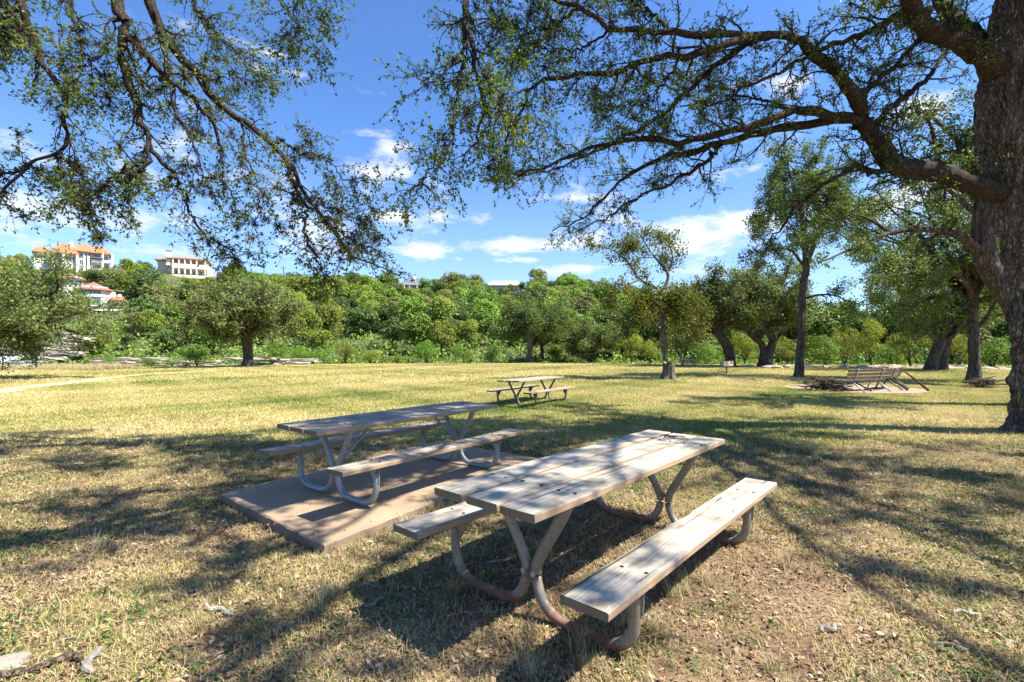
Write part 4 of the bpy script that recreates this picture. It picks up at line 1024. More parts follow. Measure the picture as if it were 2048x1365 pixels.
# dark tree further right
b = at(1947, 24.2)
mid_tree('dark straight oak between the round slab and the big right-hand trunk', b,
         [(rel(b, (1948, 768, 24.2), (1949, 720, 24.2), (1946, 640, 24.2), (1946, 575, 24.2), (1944, 540, 24.2)), [0.28, 0.24, 0.23, 0.22, 0.19])],
         (-1.7, 0, 6.2, 5.2, 4.6, 4.6), 34, (9, 0.8, 1.8, 7, 0.3, 0.8, 12), 0.095, 'leaf_elm', 60, flat=-0.55, jit=0.13, tb=0.55,
         extra=[(rel(b, (1950, 660, 24.2), (1970, 640, 24.0), (1985, 615, 23.8), (2000, 590, 23.6)), 0.12, 0.04),
                (rel(b, (1942, 560, 24.2), (1900, 590, 24.0), (1850, 600, 23.8), (1790, 640, 23.6)), 0.12, 0.02),
                (rel(b, (1942, 600, 24.2), (1890, 640, 23.8), (1830, 680, 23.4)), 0.08, 0.02)])
# leaning tree behind the big trunk
b = at(2082, 14)
mid_tree('leaning dark oak stem half hidden behind the big trunk, one long limb reaching left', b,
         [(rel(b, (2082, 800, 14), (2066, 700, 14), (2026, 610, 14), (1978, 535, 14), (1966, 480, 14), (1968, 410, 14), (1985, 330, 14)), [0.36, 0.30, 0.28, 0.26, 0.25, 0.22, 0.16])],
         (-0.4, 0, 7.4, 3.4, 3.0, 2.8), 20, (8, 0.6, 1.4, 7, 0.2, 0.6, 12), 0.065, 'leaf_near', 61, flat=-0.3, jit=0.08,
         extra=[(rel(b, (1970, 505, 14), (1945, 492, 13.9), (1920, 472, 13.8), (1880, 461, 13.7), (1830, 460, 13.6), (1780, 466, 13.5), (1720, 490, 13.4), (1650, 522, 13.3)), 0.15, 0.02),
                (rel(b, (1780, 466, 13.5), (1740, 440, 13.6), (1700, 430, 13.7), (1660, 445, 13.7)), 0.05, 0.012),
                (rel(b, (1966, 440, 14), (1920, 400, 14.2), (1870, 360, 14.4), (1820, 340, 14.5)), 0.09, 0.015),
                (rel(b, (1975, 370, 14), (1930, 300, 14.2), (1880, 250, 14.4), (1830, 210, 14.4)), 0.09, 0.015)])
b = at(1872, 36)
mid_tree('stout twin-trunked oak behind the benches leaning left at the base', b,
         [(rel(b, (1862, 745, 36), (1866, 720, 36), (1880, 685, 36), (1890, 655, 36)), [0.42, 0.36, 0.34, 0.26]), (rel(b, (1884, 744, 36.3), (1886, 715, 36.3), (1893, 685, 36.3), (1906, 660, 36.3)), [0.34, 0.30, 0.28, 0.2])],
         (-0.4, 0, 6.2, 5.8, 4.8, 4.0), 32, (8, 0.9, 2.0, 7, 0.4, 0.9, 11), 0.125, 'leaf_elm', 62, flat=-0.55)

# ---------------------------------------------------------------- hillside wood and bushes
def bush_proto(seed, H, R, nleaf, leaf, leafmat, trunk_h, lobes=16, bark='bark_far', sparse=False):
    """returns (trunk mesh, crown mesh); origin at the foot"""
    r = np.random.default_rng(seed)
    th = trunk_h
    cz = (H + th) / 2; rz = (H - th) / 2
    lc = rand_unit(lobes, r) * r.uniform(0.35, 1.0, lobes)[:, None]
    lc = lc * np.array([R, R, rz]) * np.array([0.8, 0.8, 0.85]) + np.array([0, 0, cz])
    lr = r.uniform(0.14, 0.40, lobes) * R
    w = lr ** 1.8; w /= w.sum()
    li = r.choice(lobes, nleaf, p=w)
    u = rand_unit(nleaf, r); u[:, 2] = np.where(u[:, 2] < -0.35, -u[:, 2], u[:, 2])
    rad_ = r.uniform(0.55 if not sparse else 0.2, 1.08, nleaf) ** 0.6
    c = lc[li] + u * (lr[li] * rad_)[:, None]
    V, Q = leaf_quads(c, unit(u + rand_unit(nleaf, r)), leaf, r, 0.75, 0.35, u * 0.8)
    lt = r.uniform(-0.16, 0.16, lobes)
    t = np.repeat(np.clip(0.48 + lt[li] + r.normal(0, 0.17, nleaf), 0, 1), 4)
    crown = mesh_np('crown', V, Q, t); crown.materials.append(MAT[leafmat])
    ac = Acc()
    for q in range(5):
        e = lc[q % lobes]
        p = catmull(np.array([[0, 0, -0.8], [0.02 * R, 0, th * 0.7], (np.array([0, 0, th]) * 0.5 + e * 0.5), e]), 7)
        V, Q = tubes(p[None], np.linspace(0.05, 0.015, 7)[None] * R * (1.1 if q == 0 else 0.7), 5)
        ac.add(V, Q)
    trunk = ac.mesh('trunk', (0, 0, 0), True); trunk.materials.append(MAT[bark])
    return trunk, crown

PROT = {}
for kind, (lm, n) in {'dark': ('hill_dark', 4), 'mid': ('hill_mid', 4), 'light': ('hill_light', 3), 'olive': ('hill_olive', 3), 'grey': ('hill_grey', 1)}.items():
    PROT[kind] = [bush_proto(100 + hash_ * 7 + len(kind), 6.0, 3.0, 4600 if kind != 'grey' else 1800, 0.27 if kind != 'grey' else 0.22, lm, 0.9, 30, 'bark_far' if kind != 'grey' else 'bark_pale', kind == 'grey') for hash_ in range(n)]
PROT['yellow'] = [bush_proto(300 + q, 4.0, 2.0, 4200, 0.115, 'leaf_yellow', 0.5, 26) for q in range(2)]
PROT['bright'] = [bush_proto(320 + q, 3.0, 2.0, 3800, 0.125, 'leaf_bright', 0.1, 24) for q in range(2)]

def plant(name, cat, kind, label, group, x, y, z, sc, r, scz=None):
    tr, cr = PROT[kind][int(r.integers(0, len(PROT[kind])))]
    t = thing(name, label, cat, (x, y, z), float(r.uniform(0, 6.28)), group)
    t.scale = (sc, sc, scz or sc)
    link('trunk', tr, None, t); link('crown', cr, None, t)
    return t

KN = {'dark': 'dark green cedar', 'mid': 'mid-green leafy tree', 'light': 'light yellow-green tree', 'olive': 'dull olive oak', 'grey': 'bare greyish half-dead tree'}
r = np.random.default_rng(77)
def zone(px, d, dc):
    """where on the hill, told by things one can find"""
    f = (d - Y0) / (dc - Y0)
    if px < 60: at_ = 'behind the live oak at the left edge'
    elif px < 250: at_ = 'below the orange-roofed villa'
    elif px < 330: at_ = 'between the villa and the tan house'
    elif px < 440: at_ = 'below the tan house'
    elif px < 600: at_ = 'above the lone live oak'
    elif px < 760: at_ = 'left of the dark-roofed ridge house'
    elif px < 900: at_ = 'below the dark-roofed ridge house'
    elif px < 1060: at_ = 'below the white arched house'
    elif px < 1240: at_ = 'right of the white arched house'
    elif px < 1500: at_ = 'behind the slim elm and curved oak'
    elif px < 1760: at_ = 'behind the tall elm'
    else: at_ = 'behind the round slab and big trunk'
    if f > 0.9: return ' on the skyline ' + at_
    if f > 0.55: return ' high on the slope ' + at_
    if f > 0.2: return ' halfway up the slope ' + at_
    return ' at the hill foot ' + at_
placed = []
def blocked(px, py, d):
    # keep the crowns of trees that stand in front of the houses below their walls
    for (x0, x1, ytop, hd) in [(60, 240, 533, 146), (313, 432, 552, 152), (112, 265, 640, 100), (800, 862, 573, 172), (968, 1050, 575, 172)]:
        if x0 - 14 < px < x1 + 14:
            if d < hd - 3 and py < ytop: return True
            if abs(d - hd) < 8: return True
    return False
tries = 0
cand = []
while len(cand) < 760 and tries < 40000:
    tries += 1
    px = r.uniform(-160, 1330) if r.random() < 0.86 else r.uniform(1330, 2150)
    d = 63 + (r.random() ** 0.7) * 120
    dc = float(np.interp(px, SKY_X, CR_D))
    if d > dc + 6: continue
    x = (px - 1024) / FPX * d
    z = float(hill_z(x, d))
    sc = r.uniform(0.75, 1.3) * (0.8 if d < 76 else 1.0)
    if px < 430 and d > dc - 15: sc *= 0.65
    top_py = CY - (z + 6.0 * sc - EYE) / d * FPX
    if blocked(px, top_py, d):
        sc *= 0.55
        top_py = CY - (z + 6.0 * sc - EYE) / d * FPX
        if blocked(px, top_py, d): continue
    if any((x - q[0]) ** 2 + (d - q[1]) ** 2 < (q[2] + sc) ** 2 * 1.55 for q in placed): continue
    placed.append((x, d, sc))
    cand.append((px, x, d, z, sc, dc))
# the 290 that show largest stand singly, the rest is the wood behind and between them
cand.sort(key=lambda q: (q[0] > 1330) * 40 + q[2] / q[4] * (0.8 if q[2] > q[5] - 14 else 1.0))
rest = []
for q, (px, x, d, z, sc, dc) in enumerate(cand):
    kind = r.choice(['dark', 'mid', 'light', 'olive', 'grey'], p=[0.22, 0.40, 0.215, 0.14, 0.025])
    scz = sc * r.uniform(0.8, 1.15)
    if q < 290:
        plant('hill_tree', 'tree', kind, KN[kind] + zone(px, d, dc), 'trees of the wooded hillside', x, d, z - 0.3, sc, r, scz)
    else:
        rest.append((x, d, z - 0.3, sc, kind))
WOOD = rest
for (px, d, ptop, kind, lab) in [(972, 166, 567, 'dark', 'dark crown covering the left end of the white arched house'), (1022, 166, 569, 'mid', 'green crown half covering the arches of the white ridge house'),
                                 (1046, 167, 563, 'dark', 'dark crown covering the right end of the white arched house'), (852, 167, 556, 'mid', 'tall green crown right of the dark-roofed ridge house'), (800, 167, 566, 'olive', 'olive crown left of the dark-roofed ridge house')]:
    x = (px - 1024) / FPX * d; z = float(hill_z(x, d)) - 0.3
    sc = (EYE + (CY - ptop) / FPX * d - z) / 6.0
    plant('hill_tree', 'tree', kind, lab, 'trees of the wooded hillside', x, d, z, sc * 0.85, r, sc)
# shrubs filling the slope between the trees: one mass nobody could count
nf = 120000
px = r.uniform(-250, 2300, nf); d = 57.5 + r.random(nf) ** 1.5 * 130
x = (px - 1024) / FPX * d
z = hill_z(x, d)
lump = 1.3 + 1.2 * np.sin(x * 0.8 + 1) * np.sin(d * 0.7) + 0.6 * np.sin(x * 1.9 + d * 1.3)
c = np.stack([x, d, z + r.random(nf) * np.clip(lump, 0.25, 3.2) * np.clip((d - 57) / 6, 0.4, 1)], 1)
keep = ~((np.abs(x + 80) < 9) & (np.abs(d - 93) < 9))
c = c[keep]
V, Q = leaf_quads(c, rand_unit(len(c), r), 0.36, r, 0.8, 0.7)
tag(link('undergrowth', mesh_np('undergrowth', V, Q, np.repeat(np.clip(0.45 + 0.2 * np.sin(c[:, 0] * 0.35) * np.sin(c[:, 1] * 0.4) + r.normal(0, 0.18, len(c)), 0, 1), 4)), MAT['hill_mid']),
    'tangled green undergrowth covering the slope between the trees', 'undergrowth', None, 'stuff')

# bushes along the far edge of the lawn
def lawnpos(px, py):
    d = 1.68 * FPX / (py - CY); return (px - 1024) / FPX * d, d
for (px, d, kind, sc, scz, label) in [
    (395, 46, 'bright', 0.85, 0.75, 'bright green leafy bush on the rocky bank left of the lone live oak'),
    (300, 47, 'bright', 0.6, 0.35, 'low bright green bush spreading over the rock ledge'),
    (218, 46, 'bright', 0.42, 0.45, 'small pale green bush at the left end of the rock ledge'),
    (345, 46.5, 'bright', 0.5, 0.32, 'low green bush between the two brighter bushes on the ledge'),
    (650, 55, 'bright', 0.75, 0.75, 'rounded feathery green bush at the lawn edge right of the lone live oak'),
    (560, 52, 'bright', 0.8, 0.9, 'green shrub against the bank just right of the lone live oak'),
    (605, 56, 'bright', 0.9, 0.8, 'fresh green shrub between the lone live oak and the feathery bush'),
    (742, 54, 'yellow', 0.85, 0.42, 'low yellow-green flowering bush at the lawn edge'),
    (690, 58, 'yellow', 0.8, 0.75, 'golden green shrub behind the feathery bush'),
    (793, 55.5, 'yellow', 0.6, 0.32, 'small yellow bush right of the flowering bush'),
    (850, 57, 'bright', 0.95, 1.0, 'rounded mid-green shrub left of the middle oak'),
    (925, 60, 'bright', 0.9, 0.8, 'leafy green shrub at the hill foot left of the middle oak'),
    (985, 60, 'bright', 0.8, 0.9, 'upright green shrub close beside the middle oak'),
    (1120, 62, 'bright', 0.9, 0.8, 'green shrub between the middle oak and the dusky live oak'),
    (1262, 52, 'yellow', 0.9, 1.0, 'yellow-green sapling left of the slim sparse elm'),
    (1300, 50, 'yellow', 0.7, 0.6, 'small yellow shrub left behind the stump'),
    (1365, 47, 'yellow', 1.1, 1.15, 'yellow sapling above the distant dark bench'),
    (1412, 49, 'bright', 0.9, 0.8, 'light green shrub left of the curved oak trunk'),
    (1490, 50, 'yellow', 1.1, 1.05, 'yellow-green sapling right of the curved oak trunk'),
    (1575, 48, 'yellow', 0.7, 0.7, 'small yellow-green shrub just left of the tall elm'),
    (1650, 44, 'bright', 0.95, 1.0, 'light green sapling right of the tall elm'),
    (1690, 47, 'yellow', 0.9, 0.9, 'yellowing sapling behind the left end of the benches'),
    (1741, 43, 'yellow', 0.85, 1.05, 'brightest yellow sapling directly behind the benches'),
    (1790, 47, 'bright', 1.0, 1.0, 'light green sapling behind the right end of the benches'),
    (1822, 42, 'yellow', 0.95, 1.0, 'yellow-green sapling left of the twin-trunked oak'),
    (1918, 42, 'yellow', 0.95, 1.0, 'yellow-green sapling right of the twin-trunked oak'),
    (1985, 43, 'bright', 1.1, 1.0, 'light green sapling between the dark straight oak and the big trunk'),
    (2060, 42, 'bright', 1.2, 1.1, 'light green sapling showing beside the big trunk at the right edge'),
]:
    x = (px - 1024) / FPX * d
    plant('shrub', 'bush', kind, label, 'bushes along the far edge of the lawn', x, d, float(max(ground_z(x, d), hill_z(x, d))) - 0.05, sc, r, scz)
# taller background oaks that close the view on the right
for (px, d, kind, sc, label) in [
    (1245, 66, 'dark', 1.1, 'dark tree closing the view behind the yellow-green sapling'), (1330, 64, 'olive', 1.15, 'olive tree far behind the slim elm'),
    (1400, 70, 'mid', 1.3, 'green tree far behind the curved oak crown'), (1500, 66, 'dark', 1.25, 'dark tree between the two live oaks, far behind'),
    (1585, 68, 'olive', 1.35, 'olive tree far behind the tall elm trunk'), (1660, 62, 'mid', 1.3, 'green tree far behind the light green sapling'),
    (1745, 66, 'dark', 1.2, 'dark tree far behind the brightest yellow sapling'), (1830, 63, 'mid', 1.35, 'green tree far behind the round slab'),
    (1905, 60, 'olive', 1.3, 'olive tree far behind the twin-trunked oak'), (1990, 64, 'mid', 1.4, 'green tree far behind the dark straight oak'), (2090, 60, 'dark', 1.4, 'dark tree at the far right edge behind the big trunk')]:
    x = (px - 1024) / FPX * d
    plant('background_tree', 'tree', kind, label, 'background trees on the right', x, d, float(hill_z(x, d)) - 0.3, sc, r, sc * 1.1)

# ---------------------------------------------------------------- rocks
def rock_mesh(seed, flat=0.6):
    bm = bmesh.new(); bmesh.ops.create_icosphere(bm, subdivisions=2, radius=1)
    for v in bm.verts:
        n_ = noise.noise(v.co * 1.1 + Vector((seed * 3.1, 0, 0))) * 0.45 + noise.noise(v.co * 2.7 + Vector((0, seed * 2.3, 0))) * 0.18
        v.co = v.co * (1 + n_)
        v.co.z *= flat
        v.co.z = max(v.co.z, -0.25)
    me = bpy.data.meshes.new('rock'); bm.to_mesh(me); bm.free()
    return me
ROCKS = [rock_mesh(q, 0.45 + 0.1 * (q % 3)) for q in range(7)]
for q in ROCKS: q.materials.append(MAT['boulder'])
rr = random.Random(12)
px = 1535.0
spots = []
while px < 2075:
    spots.append(px); px += rr.uniform(11, 24)
for q, px in enumerate(spots):
    d = 40 + rr.uniform(-1.0, 1.8)
    x = (px - 1024) / FPX * d
    o = link('boulder', ROCKS[q % 7], None, None, (x, d, float(ground_z(x, d)) + 0.05), (0, 0, rr.uniform(0, 6)))
    s = rr.uniform(0.28, 0.6); o.scale = (s * rr.uniform(1, 1.7), s, s * rr.uniform(0.7, 1.2))
    side = 'left of the twin-trunked oak' if px < 1850 else 'right of the twin-trunked oak'
    tag(o, 'weathered boulder in the low rock row across the lawn, ' + side, 'boulder', 'boulders of the rock row on the right')
for px, d, s in [(1312, 26.5, 0.22), (1355, 26.0, 0.13), (1362, 25.6, 0.1), (1262, 53, 0.4), (1500, 42, 0.45), (1487, 43, 0.35)]:
    x = (px - 1024) / FPX * d
    o = link('loose_rock', ROCKS[int(px) % 7], None, None, (x, d, float(ground_z(x, d)) + 0.02), (0, 0, px)); o.scale = (s * 1.3, s, s * 0.8)
    tag(o, {1312: 'flat pale rock on the grass left of the stump', 1355: 'small pale stone just right of the stump', 1362: 'tiny stone on the grass right of the stump', 1262: 'dark rock below the dusky live oak', 1500: 'large rock beside the curved oak foot', 1487: 'rock between the curved oak and the twin-stemmed oak'}[px], 'rock')

# limestone ledge along the left bank: stacked slabs
def ledge(label, px0, px1, d, py0, py1, rows, seed, gap=0.25):
    rr = random.Random(seed)
    xm = ((px0 + px1) / 2 - 1024) / FPX * d
    zb_ = EYE + (CY - py1) / FPX * d; zt_ = EYE + (CY - py0) / FPX * d
    t = thing('limestone_ledge', label, 'rock ledge', (xm, d, zb_))
    h = (zt_ - zb_) / rows
    half = (px1 - px0) / 2 / FPX * d
    for q in range(rows):
        x = -half + rr.uniform(0, 1.0)
        while x < half:
            w = rr.uniform(0.9, 3.0)
            hh = h * rr.uniform(0.55, 0.95)
            if rr.random() > gap:
                me = ROCKL[rr.randrange(len(ROCKL))]
                o = link('rock_slab', me, None, t, (x + w / 2, q * 0.55 + rr.uniform(-0.15, 0.15), (q + 0.5) * h + rr.uniform(-0.05, 0.05)), (0, rr.uniform(-0.05, 0.05), rr.uniform(-0.15, 0.15)))
                o.scale = (w / 2 * 1.03, 0.75, hh / 2)
            x += w
    return t
def slab_rock(seed):
    bm = bmesh.new(); bmesh.ops.create_cube(bm, size=2)
    bmesh.ops.subdivide_edges(bm, edges=bm.edges, cuts=2, use_grid_fill=True)
    for v in bm.verts:
        n_ = Vector((noise.noise(v.co * 1.3 + Vector((seed, 0, 0))), noise.noise(v.co * 1.3 + Vector((0, seed, 0))), noise.noise(v.co * 1.3 + Vector((0, 0, seed)))))
        v.co += n_ * 0.28
    me = bpy.data.meshes.new('rock_slab'); bm.to_mesh(me); bm.free(); me.materials.append(MAT['limestone'])
    return me
ROCKL = [slab_rock(q * 3.7) for q in range(5)]
ledge('long broken limestone ledge along the left bank at the lawn edge', 70, 500, 48, 715, 737, 3, 1, 0.38)
ledge('pale stepped limestone outcrop below the white house behind the shed', -20, 118, 60, 664, 722, 6, 2, 0.1)
ledge('short rubble ledge right of the lone live oak', 500, 600, 50, 718, 732, 2, 3, 0.35)

# foreground stones and dead wood
def gpt(px, py):
    d = EYE * FPX / (py - CY); return (px - 1024) / FPX * d, d
x, y = gpt(8, 1345)
o = link('stone', rock_mesh(40, 0.55), MAT['pale_rock'], None, (x - 0.02, y, float(ground_z(x, y)) + 0.02), (0, 0, 0.6)); o.scale = (0.12, 0.075, 0.07)
tag(o, 'smooth pale stone in the lower left corner', 'stone')
def chip(label, px, py, L, r0, rz, seed, m='branch_grey', name='dead_stick', bend=0.1):
    x, y = gpt(px, py); rr = random.Random(seed); mb = MB()
    dd = np.array([L, 0, 0.0]); pts = [np.array([-L / 2 + L * f, rr.gauss(0, bend * L), 0.6 * r0 + abs(rr.gauss(0, r0 * 0.3))]) for f in (0, 0.25, 0.5, 0.75, 1)]
    mb.tube(pts, [r0 * 0.6, r0, r0 * 0.9, r0, r0 * 0.35], 7, 14)
    tag(mb.part(name, MAT[m], None, (x, y, float(ground_z(x, y)) + 0.012), (0, 0, rz)), label, 'stick', 'dead sticks on the grass')
MAT['branch_grey'] = simple('branch_grey', (0.25, 0.22, 0.185), 0.9, var=0.45, scale=25, bump=0.6, bscale=60)
MAT['lichen'] = simple('lichen', (0.42, 0.42, 0.36), 0.9, var=0.4, scale=60, bump=0.9, bscale=120)
chip('weathered grey chunk of dead wood near the lower left corner', 185, 1340, 0.20, 0.022, -0.9, 1)
chip('lichen-covered white stick lying on the grass at lower left', 436, 1226, 0.26, 0.013, -0.15, 2, 'lichen')
chip('thin dark root curving across the lower left corner', 70, 1352, 0.42, 0.018, 0.15, 3, 'branch_wood')
chip('short brown stick on the grass left of the nearest table', 580, 1268, 0.2, 0.008, 0.4, 4, 'branch_wood')
chip('pale bone-like stick at the lower right', 1935, 1237, 0.13, 0.011, -0.5, 5, 'lichen')
chip('pale stick beside the far foot of the nearest bench', 1530, 1085, 0.2, 0.008, -0.7, 6)
chip('dark stick lying in the shade under the nearest table', 1010, 1115, 0.3, 0.011, 0.5, 7)
chip('pale chip of wood under the nearest table', 1165, 1130, 0.10, 0.012, 0.4, 8)
chip('twisted dark twig on the grass left of the slab corner', 455, 1168, 0.18, 0.010, -0.6, 9, 'branch_wood')
chip('grey stick below the front corner of the slab', 735, 1165, 0.16, 0.006, -0.1, 10)
chip('grey bark strip at the bottom edge below the nearest bench', 1660, 1262, 0.16, 0.014, 0.3, 11)
chip('pale bark strip in the lower right shadow band', 1900, 1300, 0.14, 0.010, -0.5, 12)
chip('thin pale stick on the grass at the left edge', 120, 1290, 0.16, 0.006, 0.5, 13)
chip('dark upright root sprout left of the nearest table foot', 750, 1200, 0.14, 0.012, 1.1, 14)

# ---------------------------------------------------------------- houses on the hill
MAT['stucco'] = simple('stucco', (0.74, 0.71, 0.66), 0.85, var=0.08, scale=1.0)
MAT['stucco_tan'] = simple('stucco_tan', (0.66, 0.53, 0.40), 0.85, var=0.1, scale=1.0)
MAT['cream'] = simple('cream', (0.74, 0.64, 0.50), 0.8, var=0.08, scale=1.0)
MAT['slate'] = simple('slate', (0.10, 0.115, 0.14), 0.7, var=0.3, scale=3)
MAT['grey_roof'] = simple('grey_roof', (0.33, 0.30, 0.29), 0.8, var=0.25, scale=2)
MAT['rail'] = simple('rail', (0.05, 0.05, 0.05), 0.5, 0.5)
def tile_mat(name, c0, c1):
    m, nt = mat(name)
    tc = N(nt, 'ShaderNodeTexCoord')
    w = N(nt, 'ShaderNodeTexWave', {'Vector': tc.outputs['Object'], 'Scale': 5.0, 'Distortion': 0.5}, bands_direction='X')
    w2 = N(nt, 'ShaderNodeTexWave', {'Vector': tc.outputs['Object'], 'Scale': 4.0, 'Distortion': 0.8}, bands_direction='Z')
    no = N(nt, 'ShaderNodeTexNoise', {'Vector': tc.outputs['Object'], 'Scale': 3.0, 'Detail': 5.0})
    c = ramp(nt, no.outputs['Fac'], [(0.3, c0), (0.7, c1)])
    c = mixc(nt, math_(nt, 'MULTIPLY', w2.outputs['Fac'], 0.3), c, tuple(q * 0.6 for q in c0))
    bp = N(nt, 'ShaderNodeBump', {'Height': w.outputs['Fac'], 'Strength': 0.6, 'Distance': 0.1})
    b = N(nt, 'ShaderNodeBsdfPrincipled', {'Base Color': c, 'Roughness': 0.85, 'Normal': bp.outputs[0]})
    finish(nt, b.outputs[0]); return m
MAT['tile_orange'] = tile_mat('tile_orange', (0.42, 0.16, 0.075), (0.58, 0.27, 0.14))
MAT['tile_red'] = tile_mat('tile_red', (0.36, 0.12, 0.08), (0.50, 0.22, 0.15))
MAT['tile_tan'] = tile_mat('tile_tan', (0.33, 0.16, 0.10), (0.46, 0.27, 0.18))
m, nt = mat('glass')
tcx = N(nt, 'ShaderNodeTexCoord')
nz = N(nt, 'ShaderNodeTexNoise', {'Vector': tcx.outputs['Object'], 'Scale': 0.8})
b = N(nt, 'ShaderNodeBsdfPrincipled', {'Base Color': ramp(nt, nz.outputs['Fac'], [(0.3, (0.02, 0.05, 0.055)), (0.7, (0.06, 0.14, 0.15))]), 'Roughness': 0.12, 'Specular IOR Level': 0.8})
finish(nt, b.outputs[0]); MAT['glass'] = m

class House:
    def __init__(s, name, label, pxc, pyb, d, rz=0.0, px_left=0):
        s.k = d / FPX; s.d = d; s.pxc = pxc; s.pyb = pyb
        loc = PX(pxc, pyb, d)
        th = math.atan((1024 - pxc) / FPX)          # the house faces the lawn
        s.c = math.cos(th); s.kx = s.k * s.c
        s.t = thing(name, label, 'house', tuple(loc), th + rz)
    def x(s, px): return (px - s.pxc) * s.kx
    def z(s, py): return (s.pyb - py) * s.k
    def box(s, name, m, px0, px1, py0, py1, y0, y1, parent=None):
        """front face at y0, back at y1 (local metres)"""
        return MB().span(s.x(px0), s.x(px1), y0, y1, s.z(py1), s.z(py0)).part(name, MAT[m], parent or s.t)
    def window(s, px0, px1, py0, py1, y, bars=1, frame='stucco'):
        x0, x1, z0, z1 = s.x(px0), s.x(px1), s.z(py1), s.z(py0)
        f = MB(); w = 0.10
        f.span(x0, x1, y - 0.08, y + 0.02, z1 - w, z1).span(x0, x1, y - 0.08, y + 0.02, z0, z0 + w)
        f.span(x0, x0 + w, y - 0.08, y + 0.02, z0 + w + .001, z1 - w - .001).span(x1 - w, x1, y - 0.08, y + 0.02, z0 + w + .001, z1 - w - .001)
        for q in range(bars):
            xm = x0 + (x1 - x0) * (q + 1) / (bars + 1)
            f.span(xm - 0.035, xm + 0.035, y - 0.065, y + 0.02, z0 + w + .001, z1 - w - .001)
        fo = f.part('window', MAT[frame], s.t)
        MB().span(x0 + w + .001, x1 - w - .001, y - 0.035, y - 0.004, z0 + w + .001, z1 - w - .001).part('pane', MAT['glass'], fo)
    def rail(s, px0, px1, py0, py1, y, m='rail'):
        x0, x1, z0, z1 = s.x(px0), s.x(px1), s.z(py1), s.z(py0)
        f = MB().span(x0, x1, y - 0.04, y + 0.04, z1 - 0.08, z1)
        n = max(3, int((x1 - x0) / 0.35))
        for q in range(n + 1):
            xx = x0 + (x1 - x0) * q / n
            f.span(xx - 0.03, xx + 0.03, y - 0.03, y + 0.03, z0, z1 - 0.081)
        f.part('railing', MAT[m], s.t)
    def roof(s, m, px0, px1, py_e, py_r, y0, y1, rpx0, rpx1, name='roof'):
        return MB().hip(s.x(px0), s.x(px1), y0, y1, s.z(py_e), s.z(py_r) + (CY - py_r) / FPX * (y0 + y1) / 2 * s.c, s.x(rpx0), s.x(rpx1), 0.25).part(name, MAT[m], s.t)

# 1: big villa at the top left
h = House('villa', 'large white villa with orange hipped tile roofs on top of the hill at left', 150, 545, 143)
h.box('wall', 'stucco', 103, 155, 509, 560, 0.0, 9)
h.box('wall', 'stucco', 156.3, 186, 500, 560, 1.6, 10)
h.box('wall', 'stucco', 187.2, 222, 501, 560, 2.2, 10)
h.box('wall', 'stucco', 70, 102, 509, 556, 2.5, 9)
h.roof('tile_orange', 66, 104, 508, 501, 1.5, 10, 74, 98)
h.roof('tile_orange', 98, 158.5, 509, 489, -1.2, 10, 124, 140)
r1 = h.roof('tile_orange', 144, 189, 500, 486, 0.4, 11.5, 158, 178)
h.roof('tile_orange', 181, 227, 501, 487.5, 0.1, 11.0, 190, 208)
c_ = h.box('chimney', 'stucco', 140, 147, 481, 503, 2.5, 3.5, r1)
for pxc in (128, 154.5, 169, 177): h.box('column', 'stucco', pxc - 2.4, pxc + 2.4, 511, 560, -1.2, -0.55)
h.window(131.5, 151, 514, 526, -0.02, 2); h.window(106, 124, 515, 526, -0.02, 1)
h.window(158.5, 167, 516, 528, 1.58, 1); h.window(171, 184, 514, 528, 1.58, 1)
h.window(160, 166, 502, 511, 1.57, 0); h.window(169, 175, 503, 511, 1.57, 0); h.window(176.5, 183, 503, 511, 1.57, 0)
h.window(190, 203, 503.5, 514, 2.18, 2); h.window(209, 220, 505, 514.5, 2.18, 2)
h.box('balcony', 'stucco', 183, 229, 516, 521, -0.4, 2.15)
h.box('porch_roof', 'slate', 172, 208, 511.8, 514, -1.0, 2.1)
for pxc in (207, 227.5): h.box('column', 'stucco', pxc - 2.2, pxc + 2.2, 501.5, 548, -0.75, -0.42)
h.window(190, 204, 524, 535, 2.17, 2); h.window(210, 221, 524, 535, 2.17, 2)
h.rail(188, 230, 530, 535, -1.0); h.box('terrace', 'stucco', 180, 234, 535, 562, -1.4, 2.1)

# 2: tan house
h = House('tan_house', 'tan two-storey house with balcony and arcade on the hill right of the villa', 372, 560, 152, math.radians(-8))
h.box('wall', 'stucco_tan', 336, 414, 517, 575, 2.4, 11)
h.box('side_wall', 'stucco_tan', 310, 335, 519, 570, 4.0, 10)
rf = h.roof('tile_tan', 330, 418, 517, 515, 0.4, 12, 345, 404)
h.roof('tile_tan', 305, 336, 519, 518, 3.2, 10.5, 318, 334)
h.box('chimney', 'cream', 331, 340, 504, 532, 1.0, 2.2, rf)
h.box('chimney_cap', 'slate', 330.3, 340.7, 502.6, 504, 0.9, 2.3, rf)
h.box('chimney', 'cream', 409, 414, 515, 526, 1.2, 2.2, rf)
h.box('balcony', 'cream', 343, 413, 528, 537, 0.4, 2.38)
h.box('terrace', 'cream', 343, 416, 550, 556, 0.2, 2.38)
h.box('foundation', 'stucco_tan', 343, 418, 556.2, 585, 0.6, 2.39)
for pxc in (345, 357, 369, 381, 393, 411):
    h.box('column', 'cream', pxc - 1.2, pxc + 1.2, 518.5, 527.9, 0.5, 0.95)
    h.box('column', 'cream', pxc - 1.5, pxc + 1.5, 537.1, 549.9, 0.5, 1.0)
